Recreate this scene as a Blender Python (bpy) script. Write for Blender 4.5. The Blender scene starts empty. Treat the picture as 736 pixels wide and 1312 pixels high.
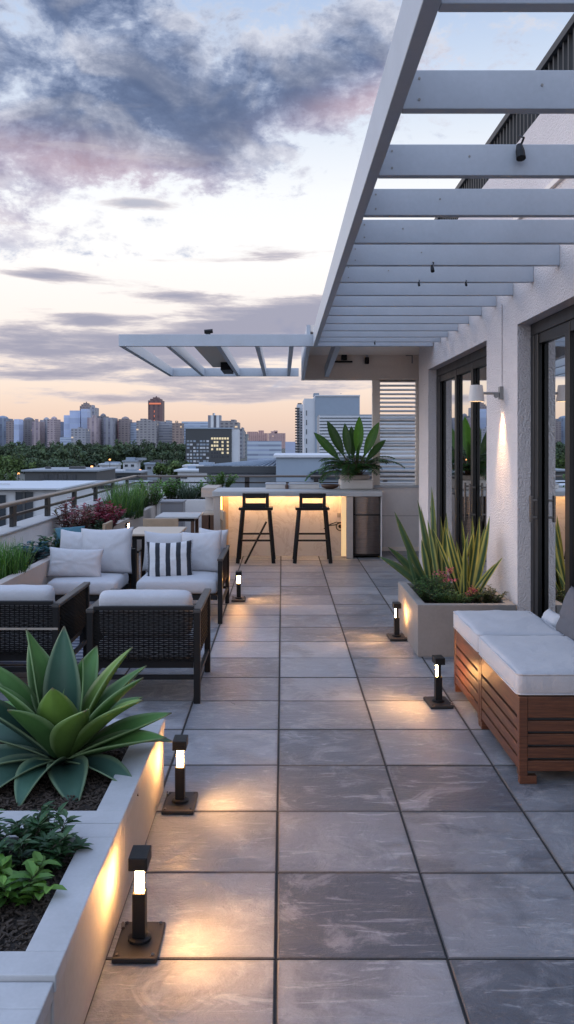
import bpy, bmesh, math, random
from math import sin, cos, pi, radians, atan2, sqrt, exp
from mathutils import Vector, Matrix, noise

sc = bpy.context.scene
COL = sc.collection
R = radians
FPX, CX, CY, EYE = 1100.0, 362.0, 568.0, 1.8        # lens in pixels of the photograph, principal point, eye height

def lin(c):
    return tuple((v/12.92 if v <= .04045 else ((v+.055)/1.055)**2.4) for v in c)
def s255(r, g, b):
    return lin((r/255., g/255., b/255.))
def at(px, py, Y):
    return Vector(((px-CX)*Y/FPX, Y, EYE-(py-CY)*Y/FPX))

# ------------------------------------------------------------------ node helpers
class NT:
    def __init__(self, tree):
        self.t = tree; self.n = tree.nodes; self.l = tree.links
    def node(self, typ, **kw):
        nd = self.n.new(typ)
        for k, v in kw.items(): setattr(nd, k, v)
        return nd
    def put(self, sock, v):
        if isinstance(v, bpy.types.NodeSocket): self.l.new(v, sock)
        elif v is not None:
            if isinstance(v, (tuple, list)) and len(v) == 3 and sock.type == 'RGBA': v = (*v, 1)
            sock.default_value = v
    def m(self, op, a, b=None, c=None, clamp=False):
        nd = self.node('ShaderNodeMath', operation=op, use_clamp=clamp)
        for i, v in enumerate((a, b, c)):
            if v is not None: self.put(nd.inputs[i], v)
        return nd.outputs[0]
    def add(self, a, b): return self.m('ADD', a, b)
    def sub(self, a, b): return self.m('SUBTRACT', a, b)
    def mul(self, a, b): return self.m('MULTIPLY', a, b)
    def step(self, v, lo, hi, a=0., b=1.):
        nd = self.node('ShaderNodeMapRange', interpolation_type='SMOOTHSTEP')
        self.put(nd.inputs[0], v); self.put(nd.inputs[1], lo); self.put(nd.inputs[2], hi); self.put(nd.inputs[3], a); self.put(nd.inputs[4], b)
        return nd.outputs[0]
    def mix(self, f, a, b, mode='MIX'):
        nd = self.node('ShaderNodeMix', data_type='RGBA', blend_type=mode)
        self.put(nd.inputs[0], f); self.put(nd.inputs[6], a); self.put(nd.inputs[7], b)
        return nd.outputs[2]
    def xyz(self, x, y, z):
        nd = self.node('ShaderNodeCombineXYZ')
        self.put(nd.inputs[0], x); self.put(nd.inputs[1], y); self.put(nd.inputs[2], z)
        return nd.outputs[0]
    def sep(self, v):
        nd = self.node('ShaderNodeSeparateXYZ'); self.put(nd.inputs[0], v); return nd.outputs
    def vadd(self, a, b, op='ADD'):
        nd = self.node('ShaderNodeVectorMath', operation=op); self.put(nd.inputs[0], a); self.put(nd.inputs[1], b); return nd.outputs[0]
    def noise(self, vec, scale, detail=4, rough=.55, dist=0., out=0):
        nd = self.node('ShaderNodeTexNoise')
        if vec is not None: self.put(nd.inputs['Vector'], vec)
        self.put(nd.inputs['Scale'], scale); nd.inputs['Detail'].default_value = detail
        nd.inputs['Roughness'].default_value = rough; nd.inputs['Distortion'].default_value = dist
        return nd.outputs[out]
    def ramp(self, f, stops):
        nd = self.node('ShaderNodeValToRGB'); self.put(nd.inputs[0], f)
        el = nd.color_ramp.elements
        while len(el) < len(stops): el.new(.5)
        for e, (p, c) in zip(el, stops):
            e.position = p; e.color = (*c, 1)
        return nd.outputs[0]
    def bump(self, h, strength=.3, dist=.01):
        nd = self.node('ShaderNodeBump'); nd.inputs['Strength'].default_value = strength
        nd.inputs['Distance'].default_value = dist; self.put(nd.inputs['Height'], h); return nd.outputs[0]

def new_mat(name):
    m = bpy.data.materials.new(name); m.use_nodes = True
    nt = NT(m.node_tree)
    b = m.node_tree.nodes['Principled BSDF']
    return m, nt, b
def obj_co(nt): return nt.node('ShaderNodeTexCoord').outputs['Object']
def world_co(nt): return nt.node('ShaderNodeNewGeometry').outputs['Position']

MATS = {}
def simple(name, col, rough=.6, metal=0., var=.12, vs=6., bump=.0, bs=60., bd=.004, fine=.06, spec=None, world=True):
    """base colour broken up by a broad and a fine noise, with an optional bump"""
    m, nt, b = new_mat(name)
    co = world_co(nt) if world else obj_co(nt)
    n1 = nt.noise(co, vs, 5, .6)
    n2 = nt.noise(co, vs*14, 3, .6)
    v = nt.add(nt.mul(nt.sub(n1, .5), var*2.4), nt.mul(nt.sub(n2, .5), fine*2.4))
    v = nt.add(v, 1.)
    c = nt.mix(1., (*col, 1), nt.xyz(v, v, v), 'MULTIPLY')
    nt.put(b.inputs['Base Color'], c)
    nt.put(b.inputs['Roughness'], nt.add(nt.mul(nt.sub(n1, .5), .25), rough))
    b.inputs['Metallic'].default_value = metal
    if spec is not None: b.inputs['Specular IOR Level'].default_value = spec
    if bump > 0:
        nt.put(b.inputs['Normal'], nt.bump(nt.noise(co, bs, 4, .65), bump, bd))
    MATS[name] = m
    return m
def emit(name, col, strength):
    m, nt, b = new_mat(name)
    b.inputs['Base Color'].default_value = (*col, 1)
    b.inputs['Emission Color'].default_value = (*col, 1)
    b.inputs['Emission Strength'].default_value = strength
    MATS[name] = m
    return m

# ------------------------------------------------------------------ mesh builder
class MB:
    def __init__(self):
        self.v = []; self.f = []; self.mi = []; self.c = []; self.cur = 0; self.col = (1, 1, 1)
    def vert(self, p, col=None):
        self.v.append(tuple(p)); self.c.append(col or self.col); return len(self.v)-1
    def face(self, ids):
        self.f.append(tuple(ids)); self.mi.append(self.cur)
    def quad(self, a, b, c, d, col=None):
        self.face([self.vert(p, col) for p in (a, b, c, d)])
    def box(self, x0, x1, y0, y1, z0, z1, M=None):
        ps = [Vector(p) for p in ((x0,y0,z0),(x1,y0,z0),(x1,y1,z0),(x0,y1,z0),(x0,y0,z1),(x1,y0,z1),(x1,y1,z1),(x0,y1,z1))]
        if M is not None: ps = [M @ p for p in ps]
        i = [self.vert(p) for p in ps]
        for q in ((0,3,2,1),(4,5,6,7),(0,1,5,4),(1,2,6,5),(2,3,7,6),(3,0,4,7)): self.face([i[k] for k in q])
        return self
    def bar(self, p0, p1, w, h, up=(0,0,1)):
        """a rectangular bar between two points"""
        p0 = Vector(p0); p1 = Vector(p1); d = (p1-p0); L = d.length; d.normalize()
        u = Vector(up); s = d.cross(u)
        if s.length < 1e-4: s = d.cross(Vector((0,1,0)))
        s.normalize(); n = s.cross(d)
        M = Matrix((( s.x, d.x, n.x, p0.x),(s.y, d.y, n.y, p0.y),(s.z, d.z, n.z, p0.z),(0,0,0,1)))
        return self.box(-w/2, w/2, 0, L, -h/2, h/2, M)
    def tube(self, pts, r, n=8, cap=True):
        pts = [Vector(p) for p in pts]; rs = r if isinstance(r, (list, tuple)) else [r]*len(pts)
        rings = []; prev = None
        for k, p in enumerate(pts):
            t = (pts[min(k+1, len(pts)-1)]-pts[max(k-1, 0)])
            t = t.normalized() if t.length > 1e-9 else Vector((0,0,1))
            if prev is None:
                a = t.cross(Vector((0,0,1)))
                if a.length < .05: a = t.cross(Vector((1,0,0)))
            else: a = prev - t*prev.dot(t)
            a.normalize(); prev = a; b = t.cross(a)
            rings.append([self.vert(p+a*rs[k]*cos(2*pi*j/n)+b*rs[k]*sin(2*pi*j/n)) for j in range(n)])
        for k in range(len(rings)-1):
            for j in range(n): self.face((rings[k][j], rings[k][(j+1)%n], rings[k+1][(j+1)%n], rings[k+1][j]))
        if cap:
            self.face(rings[0][::-1]); self.face(rings[-1])
        return self
    def lathe(self, prof, n=20, c=(0,0,0), cap=True):
        rings = [[self.vert((c[0]+r*cos(2*pi*j/n), c[1]+r*sin(2*pi*j/n), c[2]+z)) for j in range(n)] for r, z in prof]
        for k in range(len(rings)-1):
            for j in range(n): self.face((rings[k][j], rings[k][(j+1)%n], rings[k+1][(j+1)%n], rings[k+1][j]))
        if cap:
            self.face(rings[0][::-1]); self.face(rings[-1])
        return self
    def build(self, name, mats, parent=None, smooth=False, bevel=0., seg=2, loc=None, autosmooth=None):
        me = bpy.data.meshes.new(name)
        me.from_pydata(self.v, [], self.f)
        if not isinstance(mats, (list, tuple)): mats = [mats]
        for m in mats: me.materials.append(MATS[m] if isinstance(m, str) else m)
        me.polygons.foreach_set('material_index', self.mi)
        ca = me.color_attributes.new('Col', 'FLOAT_COLOR', 'POINT')
        flat = []
        for c in self.c: flat += [c[0], c[1], c[2], 1.]
        ca.data.foreach_set('color', flat)
        if smooth: me.polygons.foreach_set('use_smooth', [True]*len(me.polygons))
        me.update()
        o = bpy.data.objects.new(name, me); COL.objects.link(o)
        if parent is not None: o.parent = parent
        if loc is not None: o.location = loc
        if bevel > 0:
            md = o.modifiers.new('bevel', 'BEVEL'); md.width = bevel; md.segments = seg
            md.limit_method = 'ANGLE'; md.angle_limit = R(40)
        return o

def tag(o, label, cat, group=None):
    o['label'] = label; o['category'] = cat
    if group: o['group'] = group
    elif 'group' in o: del o['group']
    return o
def struct(o):
    o['kind'] = 'structure'; return o
def thing(name, label, cat, loc=(0,0,0), rz=0., group=None):
    o = bpy.data.objects.new(name, None); COL.objects.link(o)
    o.location = loc; o.rotation_euler = (0, 0, rz); o.empty_display_size = .1
    return tag(o, label, cat, group)
def dup(root, loc, rz, label, group=None):
    def cp(o, par):
        c = o.copy(); COL.objects.link(c)
        if par is not None: c.parent = par
        for ch in list(o.children): cp(ch, c)
        return c
    r = cp(root, None); r.location = loc; r.rotation_euler = (0, 0, rz); r['label'] = label
    if group: r['group'] = group
    return r

# ------------------------------------------------------------------ materials
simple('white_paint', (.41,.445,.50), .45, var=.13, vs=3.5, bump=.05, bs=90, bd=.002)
simple('louvre_white', (.78,.77,.76), .5, var=.06)
simple('soffit_paint', (.80,.72,.65), .6, var=.07, vs=2.5, bump=.08, bs=80, bd=.002)
simple('concrete_light', (.43,.415,.40), .7, var=.22, vs=2.2, bump=.18, bs=70, bd=.003, fine=.08)
simple('concrete_coping', (.43,.435,.445), .65, var=.20, vs=5, bump=.12, bs=120, bd=.002, fine=.07)
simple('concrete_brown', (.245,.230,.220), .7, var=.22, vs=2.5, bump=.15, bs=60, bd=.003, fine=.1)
simple('concrete_warm', (.44,.38,.34), .7, var=.16, vs=2.2, bump=.15, bs=60, bd=.003, fine=.08)
simple('parapet_paint', (.70,.67,.665), .7, var=.12, vs=1.5, bump=.12, bs=70, bd=.003)
simple('black_metal', (.008,.008,.009), .5, metal=.1, spec=.3, var=.3, vs=10, fine=.15)
simple('dark_frame', (.012,.012,.013), .38, metal=.4, var=.2, vs=5)
simple('brown_base', (.015,.012,.011), .55, var=.3, vs=25, fine=.2)
simple('rail_metal', (.14,.12,.11), .4, metal=.6, var=.2, vs=3)
simple('rail_dark', (.03,.03,.032), .45, metal=.5, var=.2, vs=3)
simple('wicker_black', (.0065,.006,.006), .65, spec=.2, var=.35, vs=30, fine=.25)
simple('wicker_brown', (.012,.010,.009), .65, spec=.2, var=.35, vs=30, fine=.25)
simple('strap', (.35,.30,.25), .6)
simple('arm_wood', (.045,.040,.038), .5, var=.3, vs=20)
simple('outlet_grey', (.25,.24,.23), .5)
simple('tan_wood', (.34,.25,.17), .5, var=.2, vs=8, fine=.12)
simple('pale_top', (.50,.42,.34), .45, var=.12, vs=6, fine=.08)
simple('dark_wood', (.085,.04,.022), .5, var=.3, vs=8, fine=.15)
simple('soil', (.028,.021,.017), .95, var=.6, vs=25, bump=.8, bs=90, bd=.02, fine=.5)
simple('mulch', (.055,.040,.030), .9, var=.6, vs=30, fine=.5)
simple('stem_brown', (.10,.06,.035), .8, var=.3, vs=20)
simple('bark', (.06,.045,.035), .9, var=.3, vs=10)
simple('grey_fabric', (.10,.10,.115), .9, var=.1, vs=8, bump=.2, bs=500, bd=.001)
simple('teal_fabric', (.04,.12,.16), .85, var=.2, vs=10, bump=.2, bs=500, bd=.001)
simple('grey_pot', (.20,.20,.22), .6, var=.12, vs=5)
simple('white_pot', (.62,.58,.55), .55, var=.1, vs=5)
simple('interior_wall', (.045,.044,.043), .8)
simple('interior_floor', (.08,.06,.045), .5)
simple('city_ground', (.05,.055,.05), .95, var=.6, vs=.02, fine=.4)
simple('roof_grey', (.20,.23,.27), .6, var=.2, vs=.3, fine=.1)
simple('roof_white', (.42,.46,.51), .6, var=.15, vs=.2, fine=.06)
simple('wall_blue', (.22,.27,.34), .7, var=.12, vs=.1, fine=.05)
simple('wall_pale', (.46,.48,.52), .7, var=.12, vs=.2, fine=.05)
simple('wall_dark', (.035,.04,.047), .5, var=.2, vs=.2)
simple('glass_dark', (.02,.028,.04), .15, var=.2, vs=.3, spec=.9)
simple('leaf_stem_pink', (.45,.10,.14), .6)
simple('cable_black', (.012,.012,.012), .5)
emit('bollard_glow', (1., .48, .15), 230.)
emit('led_glow', (1., .54, .22), 62.)
emit('lit_face_glow', (1., .68, .34), .52)  # lit look of the bar's right side panel, put in as emission
emit('led_soft', (1., .55, .17), 5.)
emit('lit_window', (.95, .74, .42), .20)
emit('sconce_glow', (1., .66, .32), 14.)
emit('street_glow', (1., .42, .14), 2.2)
emit('crown_glow', (.9, .22, .10), .18)

def cushion_mat():
    m, nt, b = new_mat('cushion_fabric')
    co = obj_co(nt)
    n1 = nt.noise(co, 5, 4, .6); n2 = nt.noise(co, 260, 2, .5)
    v = nt.add(1., nt.add(nt.mul(nt.sub(n1, .5), .08), nt.mul(nt.sub(n2, .5), .25)))
    nt.put(b.inputs['Base Color'], nt.mix(1., (.45,.452,.48,1), nt.xyz(v,v,v), 'MULTIPLY'))
    b.inputs['Roughness'].default_value = .9
    b.inputs['Sheen Weight'].default_value = .15
    h = nt.add(nt.add(nt.mul(nt.noise(co, 7, 4, .55, 1.6), 1.), nt.mul(nt.noise(nt.vadd(co, (1., 2.6, 1.), 'MULTIPLY'), 11, 3, .5, 1.2), .5)), nt.mul(n2, .05))
    nt.put(b.inputs['Normal'], nt.bump(h, .26, .022))
    MATS['cushion_fabric'] = m
cushion_mat()

def stripe_mat():
    m, nt, b = new_mat('striped_fabric')
    co = obj_co(nt); x, y, z = nt.sep(co)
    wob = nt.mul(nt.sub(nt.noise(co, 9, 2), .5), .012)
    f = nt.m('FRACT', nt.add(nt.mul(nt.add(x, wob), 1/.108), .66))
    s = nt.mul(nt.step(f, .30, .33), nt.step(f, .78, .75))
    n2 = nt.noise(co, 260, 2, .5)
    c = nt.mix(s, (.56,.56,.58,1), (.018,.022,.032,1))
    v = nt.add(.85, nt.mul(n2, .3))
    nt.put(b.inputs['Base Color'], nt.mix(1., c, nt.xyz(v,v,v), 'MULTIPLY'))
    b.inputs['Roughness'].default_value = .9
    nt.put(b.inputs['Normal'], nt.bump(nt.noise(co, 9, 3, .5, .6), .5, .02))
    MATS['striped_fabric'] = m
stripe_mat()

def stucco_mat():
    m, nt, b = new_mat('stucco')
    co = world_co(nt)
    vo = nt.node('ShaderNodeTexVoronoi', feature='SMOOTH_F1'); nt.put(vo.inputs['Vector'], co); vo.inputs['Scale'].default_value = 74
    vo.inputs['Smoothness'].default_value = .5
    n = nt.noise(co, 75, 4, .6); nb = nt.noise(co, 1.4, 5, .6)
    h = nt.add(nt.mul(vo.outputs[0], -.8), nt.mul(n, 1.))
    nt.put(b.inputs['Normal'], nt.bump(h, .85, .012))
    v = nt.add(.86, nt.add(nt.mul(nt.sub(nb, .5), .22), nt.mul(n, .24)))
    nt.put(b.inputs['Base Color'], nt.mix(1., (.70,.645,.64,1), nt.xyz(v,v,v), 'MULTIPLY'))
    b.inputs['Roughness'].default_value = .85
    MATS['stucco'] = m
stucco_mat()

def paver_mat():
    m, nt, b = new_mat('slate_paver')
    co = world_co(nt)
    at_ = nt.node('ShaderNodeAttribute', attribute_name='Col')
    r, g, bl = nt.sep(at_.outputs['Vector'])
    off = nt.xyz(nt.mul(g, 37.), nt.mul(r, 53.), 0.)
    p = nt.vadd(co, off)
    big = nt.noise(p, 2.6, 8, .68, .8)
    mid = nt.noise(p, 5.5, 6, .65, 1.4)
    fine = nt.noise(p, 110, 3, .6)
    veil = nt.step(nt.noise(p, 3.1, 10, .74, 1.3), .50, .64)
    light = nt.mix(g, (.178,.194,.222,1), (.325,.340,.365,1))
    light = nt.mix(nt.mul(r, .22), light, (.26,.245,.235,1))
    dark = nt.mix(g, (.052,.060,.076,1), (.090,.100,.122,1))
    c = nt.mix(bl, light, dark)
    stain = nt.step(big, .47, .60)
    c = nt.mix(nt.mul(stain, nt.add(.22, nt.mul(r, .50))), c, (.072,.080,.098,1))
    c = nt.mix(nt.mul(veil, nt.add(.30, nt.mul(g, .15))), c, (.40,.405,.42,1))
    # scratches and chalky streaks
    sx, sy, sz = nt.sep(p)
    st = nt.noise(nt.xyz(nt.mul(sx, 3.), nt.mul(sy, 14.), 0.), 1.1, 7, .72, 1.5)
    c = nt.mix(nt.mul(nt.step(st, .55, .66), .42), c, (.50,.51,.53,1))
    v = nt.add(.62, nt.add(nt.mul(fine, .30), nt.mul(mid, .46)))
    c = nt.mix(1., c, nt.xyz(v,v,v), 'MULTIPLY')
    # grime creeping in from the joints and a scatter of dark specks
    wx, wy, wz = nt.sep(co)
    ex = nt.m('ABSOLUTE', nt.sub(nt.m('FRACT', nt.mul(nt.add(wx, .022), 1/.6)), .5)); ey = nt.m('ABSOLUTE', nt.sub(nt.m('FRACT', nt.mul(wy, 1/.6)), .5))
    edge = nt.step(nt.add(nt.m('MAXIMUM', ex, ey), nt.mul(nt.sub(mid, .5), .10)), .452, .505)
    c = nt.mix(nt.mul(edge, .42), c, (.07,.068,.066,1))
    spk = nt.step(nt.noise(p, 38, 2, .5), .74, .80)
    c = nt.mix(nt.mul(spk, .35), c, (.05,.05,.05,1))
    nt.put(b.inputs['Base Color'], c)
    nt.put(b.inputs['Roughness'], nt.add(.30, nt.add(nt.mul(mid, .3), nt.mul(stain, -.12))))
    h = nt.add(nt.mul(mid, 1.), nt.add(nt.mul(fine, .10), nt.mul(st, .7)))
    nt.put(b.inputs['Normal'], nt.bump(h, .75, .014))
    MATS['slate_paver'] = m
paver_mat()
simple('paver_joint', (.014,.014,.014), .95)
simple('joint_sand', (.040,.038,.036), .95, var=.5, vs=20, fine=.5)
simple('paver_edge', (.085,.085,.09), .8, var=.5, vs=9, fine=.4)

def slat_wood_mat():
    m, nt, b = new_mat('slat_wood')
    co = obj_co(nt); x, y, z = nt.sep(co)
    board = nt.m('FLOOR', nt.mul(z, 1/.070))
    p = nt.xyz(nt.mul(x, 3.), nt.mul(y, 3.), nt.add(nt.mul(z, 45.), nt.mul(board, 7.3)))
    g = nt.noise(p, 2.2, 6, .65, .5); g2 = nt.noise(nt.vadd(p, nt.xyz(nt.mul(board, 3.1), 0., 0.)), .5, 3)
    c = nt.ramp(g, [(.3,(.043,.016,.008)),(.5,(.092,.034,.016)),(.72,(.155,.062,.029))])
    v = nt.add(.65, nt.mul(g2, .7))
    nt.put(b.inputs['Base Color'], nt.mix(1., c, nt.xyz(v,v,v), 'MULTIPLY'))
    b.inputs['Roughness'].default_value = .42
    nt.put(b.inputs['Normal'], nt.bump(g, .15, .003))
    MATS['slat_wood'] = m
slat_wood_mat()

def marble_mat():
    m, nt, b = new_mat('marble')
    co = world_co(nt)
    n = nt.noise(co, 1.6, 8, .65, 2.0)
    v = nt.m('ABSOLUTE', nt.sub(n, .5))
    vein = nt.step(v, .0, .035, 1., 0.)
    cl = nt.noise(co, 2.5, 5, .6)
    c = nt.mix(cl, (.43,.40,.385,1), (.58,.55,.52,1))
    c = nt.mix(nt.mul(vein, .45), c, (.34,.29,.26,1))
    nt.put(b.inputs['Base Color'], c); b.inputs['Roughness'].default_value = .35
    MATS['marble'] = m
marble_mat()

def steel_mat():
    m, nt, b = new_mat('steel')
    co = world_co(nt); x, y, z = nt.sep(co)
    n = nt.noise(nt.xyz(nt.mul(x, 3.), nt.mul(y, 3.), nt.mul(z, 900.)), 1., 2)
    b.inputs['Base Color'].default_value = (.155,.14,.135,1); b.inputs['Metallic'].default_value = 1.
    nt.put(b.inputs['Roughness'], nt.add(.24, nt.mul(n, .08)))
    MATS['steel'] = m
steel_mat()

def glass_mat():
    m = bpy.data.materials.new('window_glass'); m.use_nodes = True
    nt = NT(m.node_tree); m.node_tree.nodes.clear()
    out = nt.node('ShaderNodeOutputMaterial')
    tr = nt.node('ShaderNodeBsdfTransparent'); tr.inputs[0].default_value = (.55,.58,.58,1)
    gl = nt.node('ShaderNodeBsdfGlossy'); gl.inputs['Roughness'].default_value = .0; gl.inputs[0].default_value = (.86,.88,.88,1)
    co = world_co(nt)
    nt.put(gl.inputs['Normal'], nt.bump(nt.noise(co, .9, 2), .05, .01))
    fr = nt.node('ShaderNodeFresnel'); fr.inputs[0].default_value = 1.6
    mx = nt.node('ShaderNodeMixShader')
    nt.put(mx.inputs[0], nt.m('ADD', nt.mul(fr.outputs[0], .9), .54, clamp=True))
    nt.l.new(tr.outputs[0], mx.inputs[1]); nt.l.new(gl.outputs[0], mx.inputs[2]); nt.l.new(mx.outputs[0], out.inputs[0])
    MATS['window_glass'] = m
glass_mat()

def leaf_mat(name, rough=.45, spec=.4, trans=.18, veins=False):
    m, nt, b = new_mat(name)
    a = nt.node('ShaderNodeAttribute', attribute_name='Col').outputs['Color']
    co = world_co(nt)
    n = nt.noise(co, 14, 4, .6)
    v = nt.add(.75, nt.mul(n, .5))
    c = nt.mix(1., a, nt.xyz(v,v,v), 'MULTIPLY')
    nt.put(b.inputs['Base Color'], c)
    b.inputs['Roughness'].default_value = rough; b.inputs['Specular IOR Level'].default_value = spec
    if trans > 0:
        out = nt.n['Material Output']; tl = nt.node('ShaderNodeBsdfTranslucent'); nt.put(tl.inputs[0], c)
        mx = nt.node('ShaderNodeMixShader'); mx.inputs[0].default_value = trans
        nt.l.new(b.outputs[0], mx.inputs[1]); nt.l.new(tl.outputs[0], mx.inputs[2]); nt.l.new(mx.outputs[0], out.inputs[0])
    MATS[name] = m
leaf_mat('leaf'); leaf_mat('agave_leaf', .5, .35, .08); leaf_mat('tree_leaf', .7, .2, .1); leaf_mat('painted', .7, .3, 0)

def facade_mat(name, sx, sz, wx, wz, dark=.25, lit=.02, band=False):
    """far facades: a window grid over the object's own colour"""
    m, nt, b = new_mat(name)
    x, y, z = nt.sep(obj_co(nt))
    oi = nt.node('ShaderNodeObjectInfo')
    u = nt.add(nt.mul(x, 1/sx), nt.mul(y, 1/sx)); w = nt.mul(z, 1/sz)
    fu = nt.m('FRACT', u); fw = nt.m('FRACT', w)
    mu = 1. if band else nt.m('LESS_THAN', fu, wx)
    mw = nt.m('LESS_THAN', fw, wz)
    mask = mw if band else nt.mul(mu, mw)
    wn = nt.node('ShaderNodeTexWhiteNoise', noise_dimensions='3D')
    nt.put(wn.inputs['Vector'], nt.xyz(nt.m('FLOOR', u), nt.m('FLOOR', w), oi.outputs['Random']))
    rnd = wn.outputs['Value']
    nz = nt.sep(nt.node('ShaderNodeNewGeometry').outputs['Normal'])[2]
    mask = nt.mul(mask, nt.m('LESS_THAN', nz, .5))
    k = nt.add(dark, nt.mul(rnd, .35))
    wall = oi.outputs['Color']
    nv = nt.add(.85, nt.mul(nt.noise(obj_co(nt), .06, 4), .3))
    wall = nt.mix(1., wall, nt.xyz(nv,nv,nv), 'MULTIPLY')
    c = nt.mix(mask, wall, nt.mix(1., wall, nt.xyz(k,k,nt.mul(k,1.15)), 'MULTIPLY'))
    nt.put(b.inputs['Base Color'], c); b.inputs['Roughness'].default_value = .6
    b.inputs['Emission Color'].default_value = (1,.7,.35,1)
    nt.put(b.inputs['Emission Strength'], nt.mul(mask, nt.mul(nt.m('GREATER_THAN', rnd, 1-lit), .7)))
    MATS[name] = m
facade_mat('facade_flats', 5.5, 3.6, .55, .5, .35, .015)
facade_mat('facade_ribs', 7., 4., .45, .92, .45, .0)
facade_mat('facade_bands', 9., 3.8, 1., .45, .45, .0, band=True)
facade_mat('facade_slab', 30., 9., .96, .93, .8, .0)
facade_mat('facade_stripes', 7.5, 60., .5, .99, .1, .0)

# ------------------------------------------------------------------ sky
SUN_EL, SUN_AZ = R(9), R(-62)      # just over the skyline, left of the view
def make_world():
    w = bpy.data.worlds.new('World'); sc.world = w; w.use_nodes = True
    nt = NT(w.node_tree); w.node_tree.nodes.clear()
    out = nt.node('ShaderNodeOutputWorld'); bg = nt.node('ShaderNodeBackground'); nt.l.new(bg.outputs[0], out.inputs[0])
    d = nt.node('ShaderNodeTexCoord').outputs['Generated']
    x, y, z = nt.sep(d)
    a = nt.m('ARCTAN2', x, y); e = nt.m('ARCSINE', nt.m('MAXIMUM', nt.m('MINIMUM', z, 1.), -1.))
    def AE(px, py):
        v = Vector(((px-CX)/FPX, 1., (CY-py)/FPX)).normalized(); return atan2(v.x, v.y), math.asin(v.z)
    def blob(px, py, rx, ry, tilt=0.):
        ac, ec = AE(px, py); da = nt.sub(a, ac); de = nt.sub(e, ec)
        if tilt:
            c_, s_ = cos(tilt), sin(tilt)
            da, de = nt.add(nt.mul(da, c_), nt.mul(de, s_)), nt.sub(nt.mul(de, c_), nt.mul(da, s_))
        q = nt.add(nt.m('POWER', nt.m('ABSOLUTE', nt.mul(da, FPX/rx)), 2.), nt.m('POWER', nt.m('ABSOLUTE', nt.mul(de, FPX/ry)), 2.))
        return nt.m('POWER', 2.718, nt.mul(q, -1.))
    sky = nt.node('ShaderNodeTexSky', sky_type='NISHITA', sun_disc=False)
    sky.sun_elevation = SUN_EL; sky.sun_rotation = SUN_AZ; sky.air_density = 1.; sky.dust_density = 1.5; sky.ozone_density = 2.
    nis = nt.mix(1., sky.outputs[0], (.07,.07,.07,1), 'MULTIPLY')
    # clear-sky gradient of the afterglow
    g = nt.ramp(nt.m('MULTIPLY', e, 1/1.57, clamp=True), [
        (0.0, s255(216,192,182)), (.018, s255(236,210,194)), (.040, s255(249,228,212)), (.075, s255(252,241,233)),
        (.135, s255(253,251,250)), (.18, s255(247,249,252)), (.24, s255(214,226,243)), (.30, s255(180,200,231)), (.5, s255(150,174,216)), (1., s255(110,140,196))])
    far = nt.step(nt.m('ABSOLUTE', nt.sub(a, -.2)), .35, 1.6)
    g2 = nt.ramp(nt.m('MULTIPLY', e, 1/1.57, clamp=True), [
        (0.0, s255(218,212,218)), (.06, s255(226,227,236)), (.16, s255(216,228,246)), (.4, s255(176,198,232)), (1., s255(110,140,196))])
    base = nt.mix(far, g, g2)
    base = nt.mix(.03, base, nis, 'ADD')
    # cloud noise: towering mass overhead, streaks low down
    v1 = nt.xyz(nt.mul(a, 3.2), nt.mul(e, 5.2), .35)
    n1 = nt.noise(v1, 2.3, 9, .62, .35)
    nf = nt.noise(v1, 6.5, 7, .62, .3)
    B = nt.m
    bias = nt.add(nt.mul(blob(90, 75, 300, 165, -.25), .63), nt.mul(blob(230, 150, 130, 70, -.5), .34))
    bias = nt.add(bias, nt.mul(blob(-40, 210, 130, 70), .30))
    bias = nt.add(bias, nt.mul(blob(450, 70, 170, 85, .15), .40))
    bias = nt.add(bias, nt.mul(blob(640, 60, 90, 50), .14))
    bias = nt.sub(bias, nt.mul(blob(310, 330, 300, 120), .30))
    bias = nt.sub(bias, nt.mul(blob(330, 40, 60, 60, .4), .16))
    bias = nt.sub(bias, nt.mul(blob(60, 45, 80, 32, -.5), .46))
    bias = nt.sub(bias, nt.mul(blob(700, 170, 130, 130), .25))
    outside = nt.m('MAXIMUM', nt.step(e, .55, .8), nt.step(nt.m('ABSOLUTE', a), .45, .8))
    bias = nt.add(bias, nt.mul(outside, .10))
    nff = nt.noise(v1, 22., 5, .65, .3)
    dens = nt.add(nt.add(n1, nt.add(nt.mul(nt.sub(nf, .5), .58), nt.mul(nt.sub(nff, .5), .20))), nt.mul(bias, .60))
    D = nt.step(dens, .560, .705)
    core = nt.step(dens, .60, 1.12)
    ccol = nt.ramp(core, [(0., s255(198,207,226)), (.28, s255(140,154,184)), (.60, s255(98,115,150)), (1., s255(80,97,132))])
    # lit rims and pink undersides
    l1 = nt.noise(v1, 2.3, 3.5, .5, .35); l2 = nt.noise(nt.vadd(v1, (.035, .085, 0.)), 2.3, 3.5, .5, .35)
    rim = nt.step(nt.sub(l1, l2), -.03, .10)
    ccol = nt.mix(nt.mul(rim, nt.add(.10, nt.mul(nt.sub(1., core), .55))), ccol, (*s255(226,226,234), 1))
    pk = nt.add(nt.mul(blob(110, 212, 200, 30, -.10), 1.), nt.add(nt.mul(blob(480, 128, 110, 24, .22), 1.), nt.mul(blob(0, 270, 120, 40), .5)))
    pk = nt.m('MINIMUM', nt.mul(pk, nt.add(.45, nt.mul(nf, .8))), 1.)
    ccol = nt.mix(nt.mul(pk, .50), ccol, (*s255(226,184,188), 1))
    col = nt.mix(nt.mul(D, .95), base, ccol)
    # streaks near the horizon
    v2 = nt.xyz(nt.mul(a, 2.0), nt.mul(e, 17.), 1.7)
    n2 = nt.noise(v2, 1.75, 9, .64, .35)
    sb = nt.add(nt.mul(blob(60, 465, 460, 34), .27), nt.mul(blob(385, 405, 130, 38, .14), .34))
    sb = nt.add(sb, nt.mul(blob(250, 432, 300, 26), .19))
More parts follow.
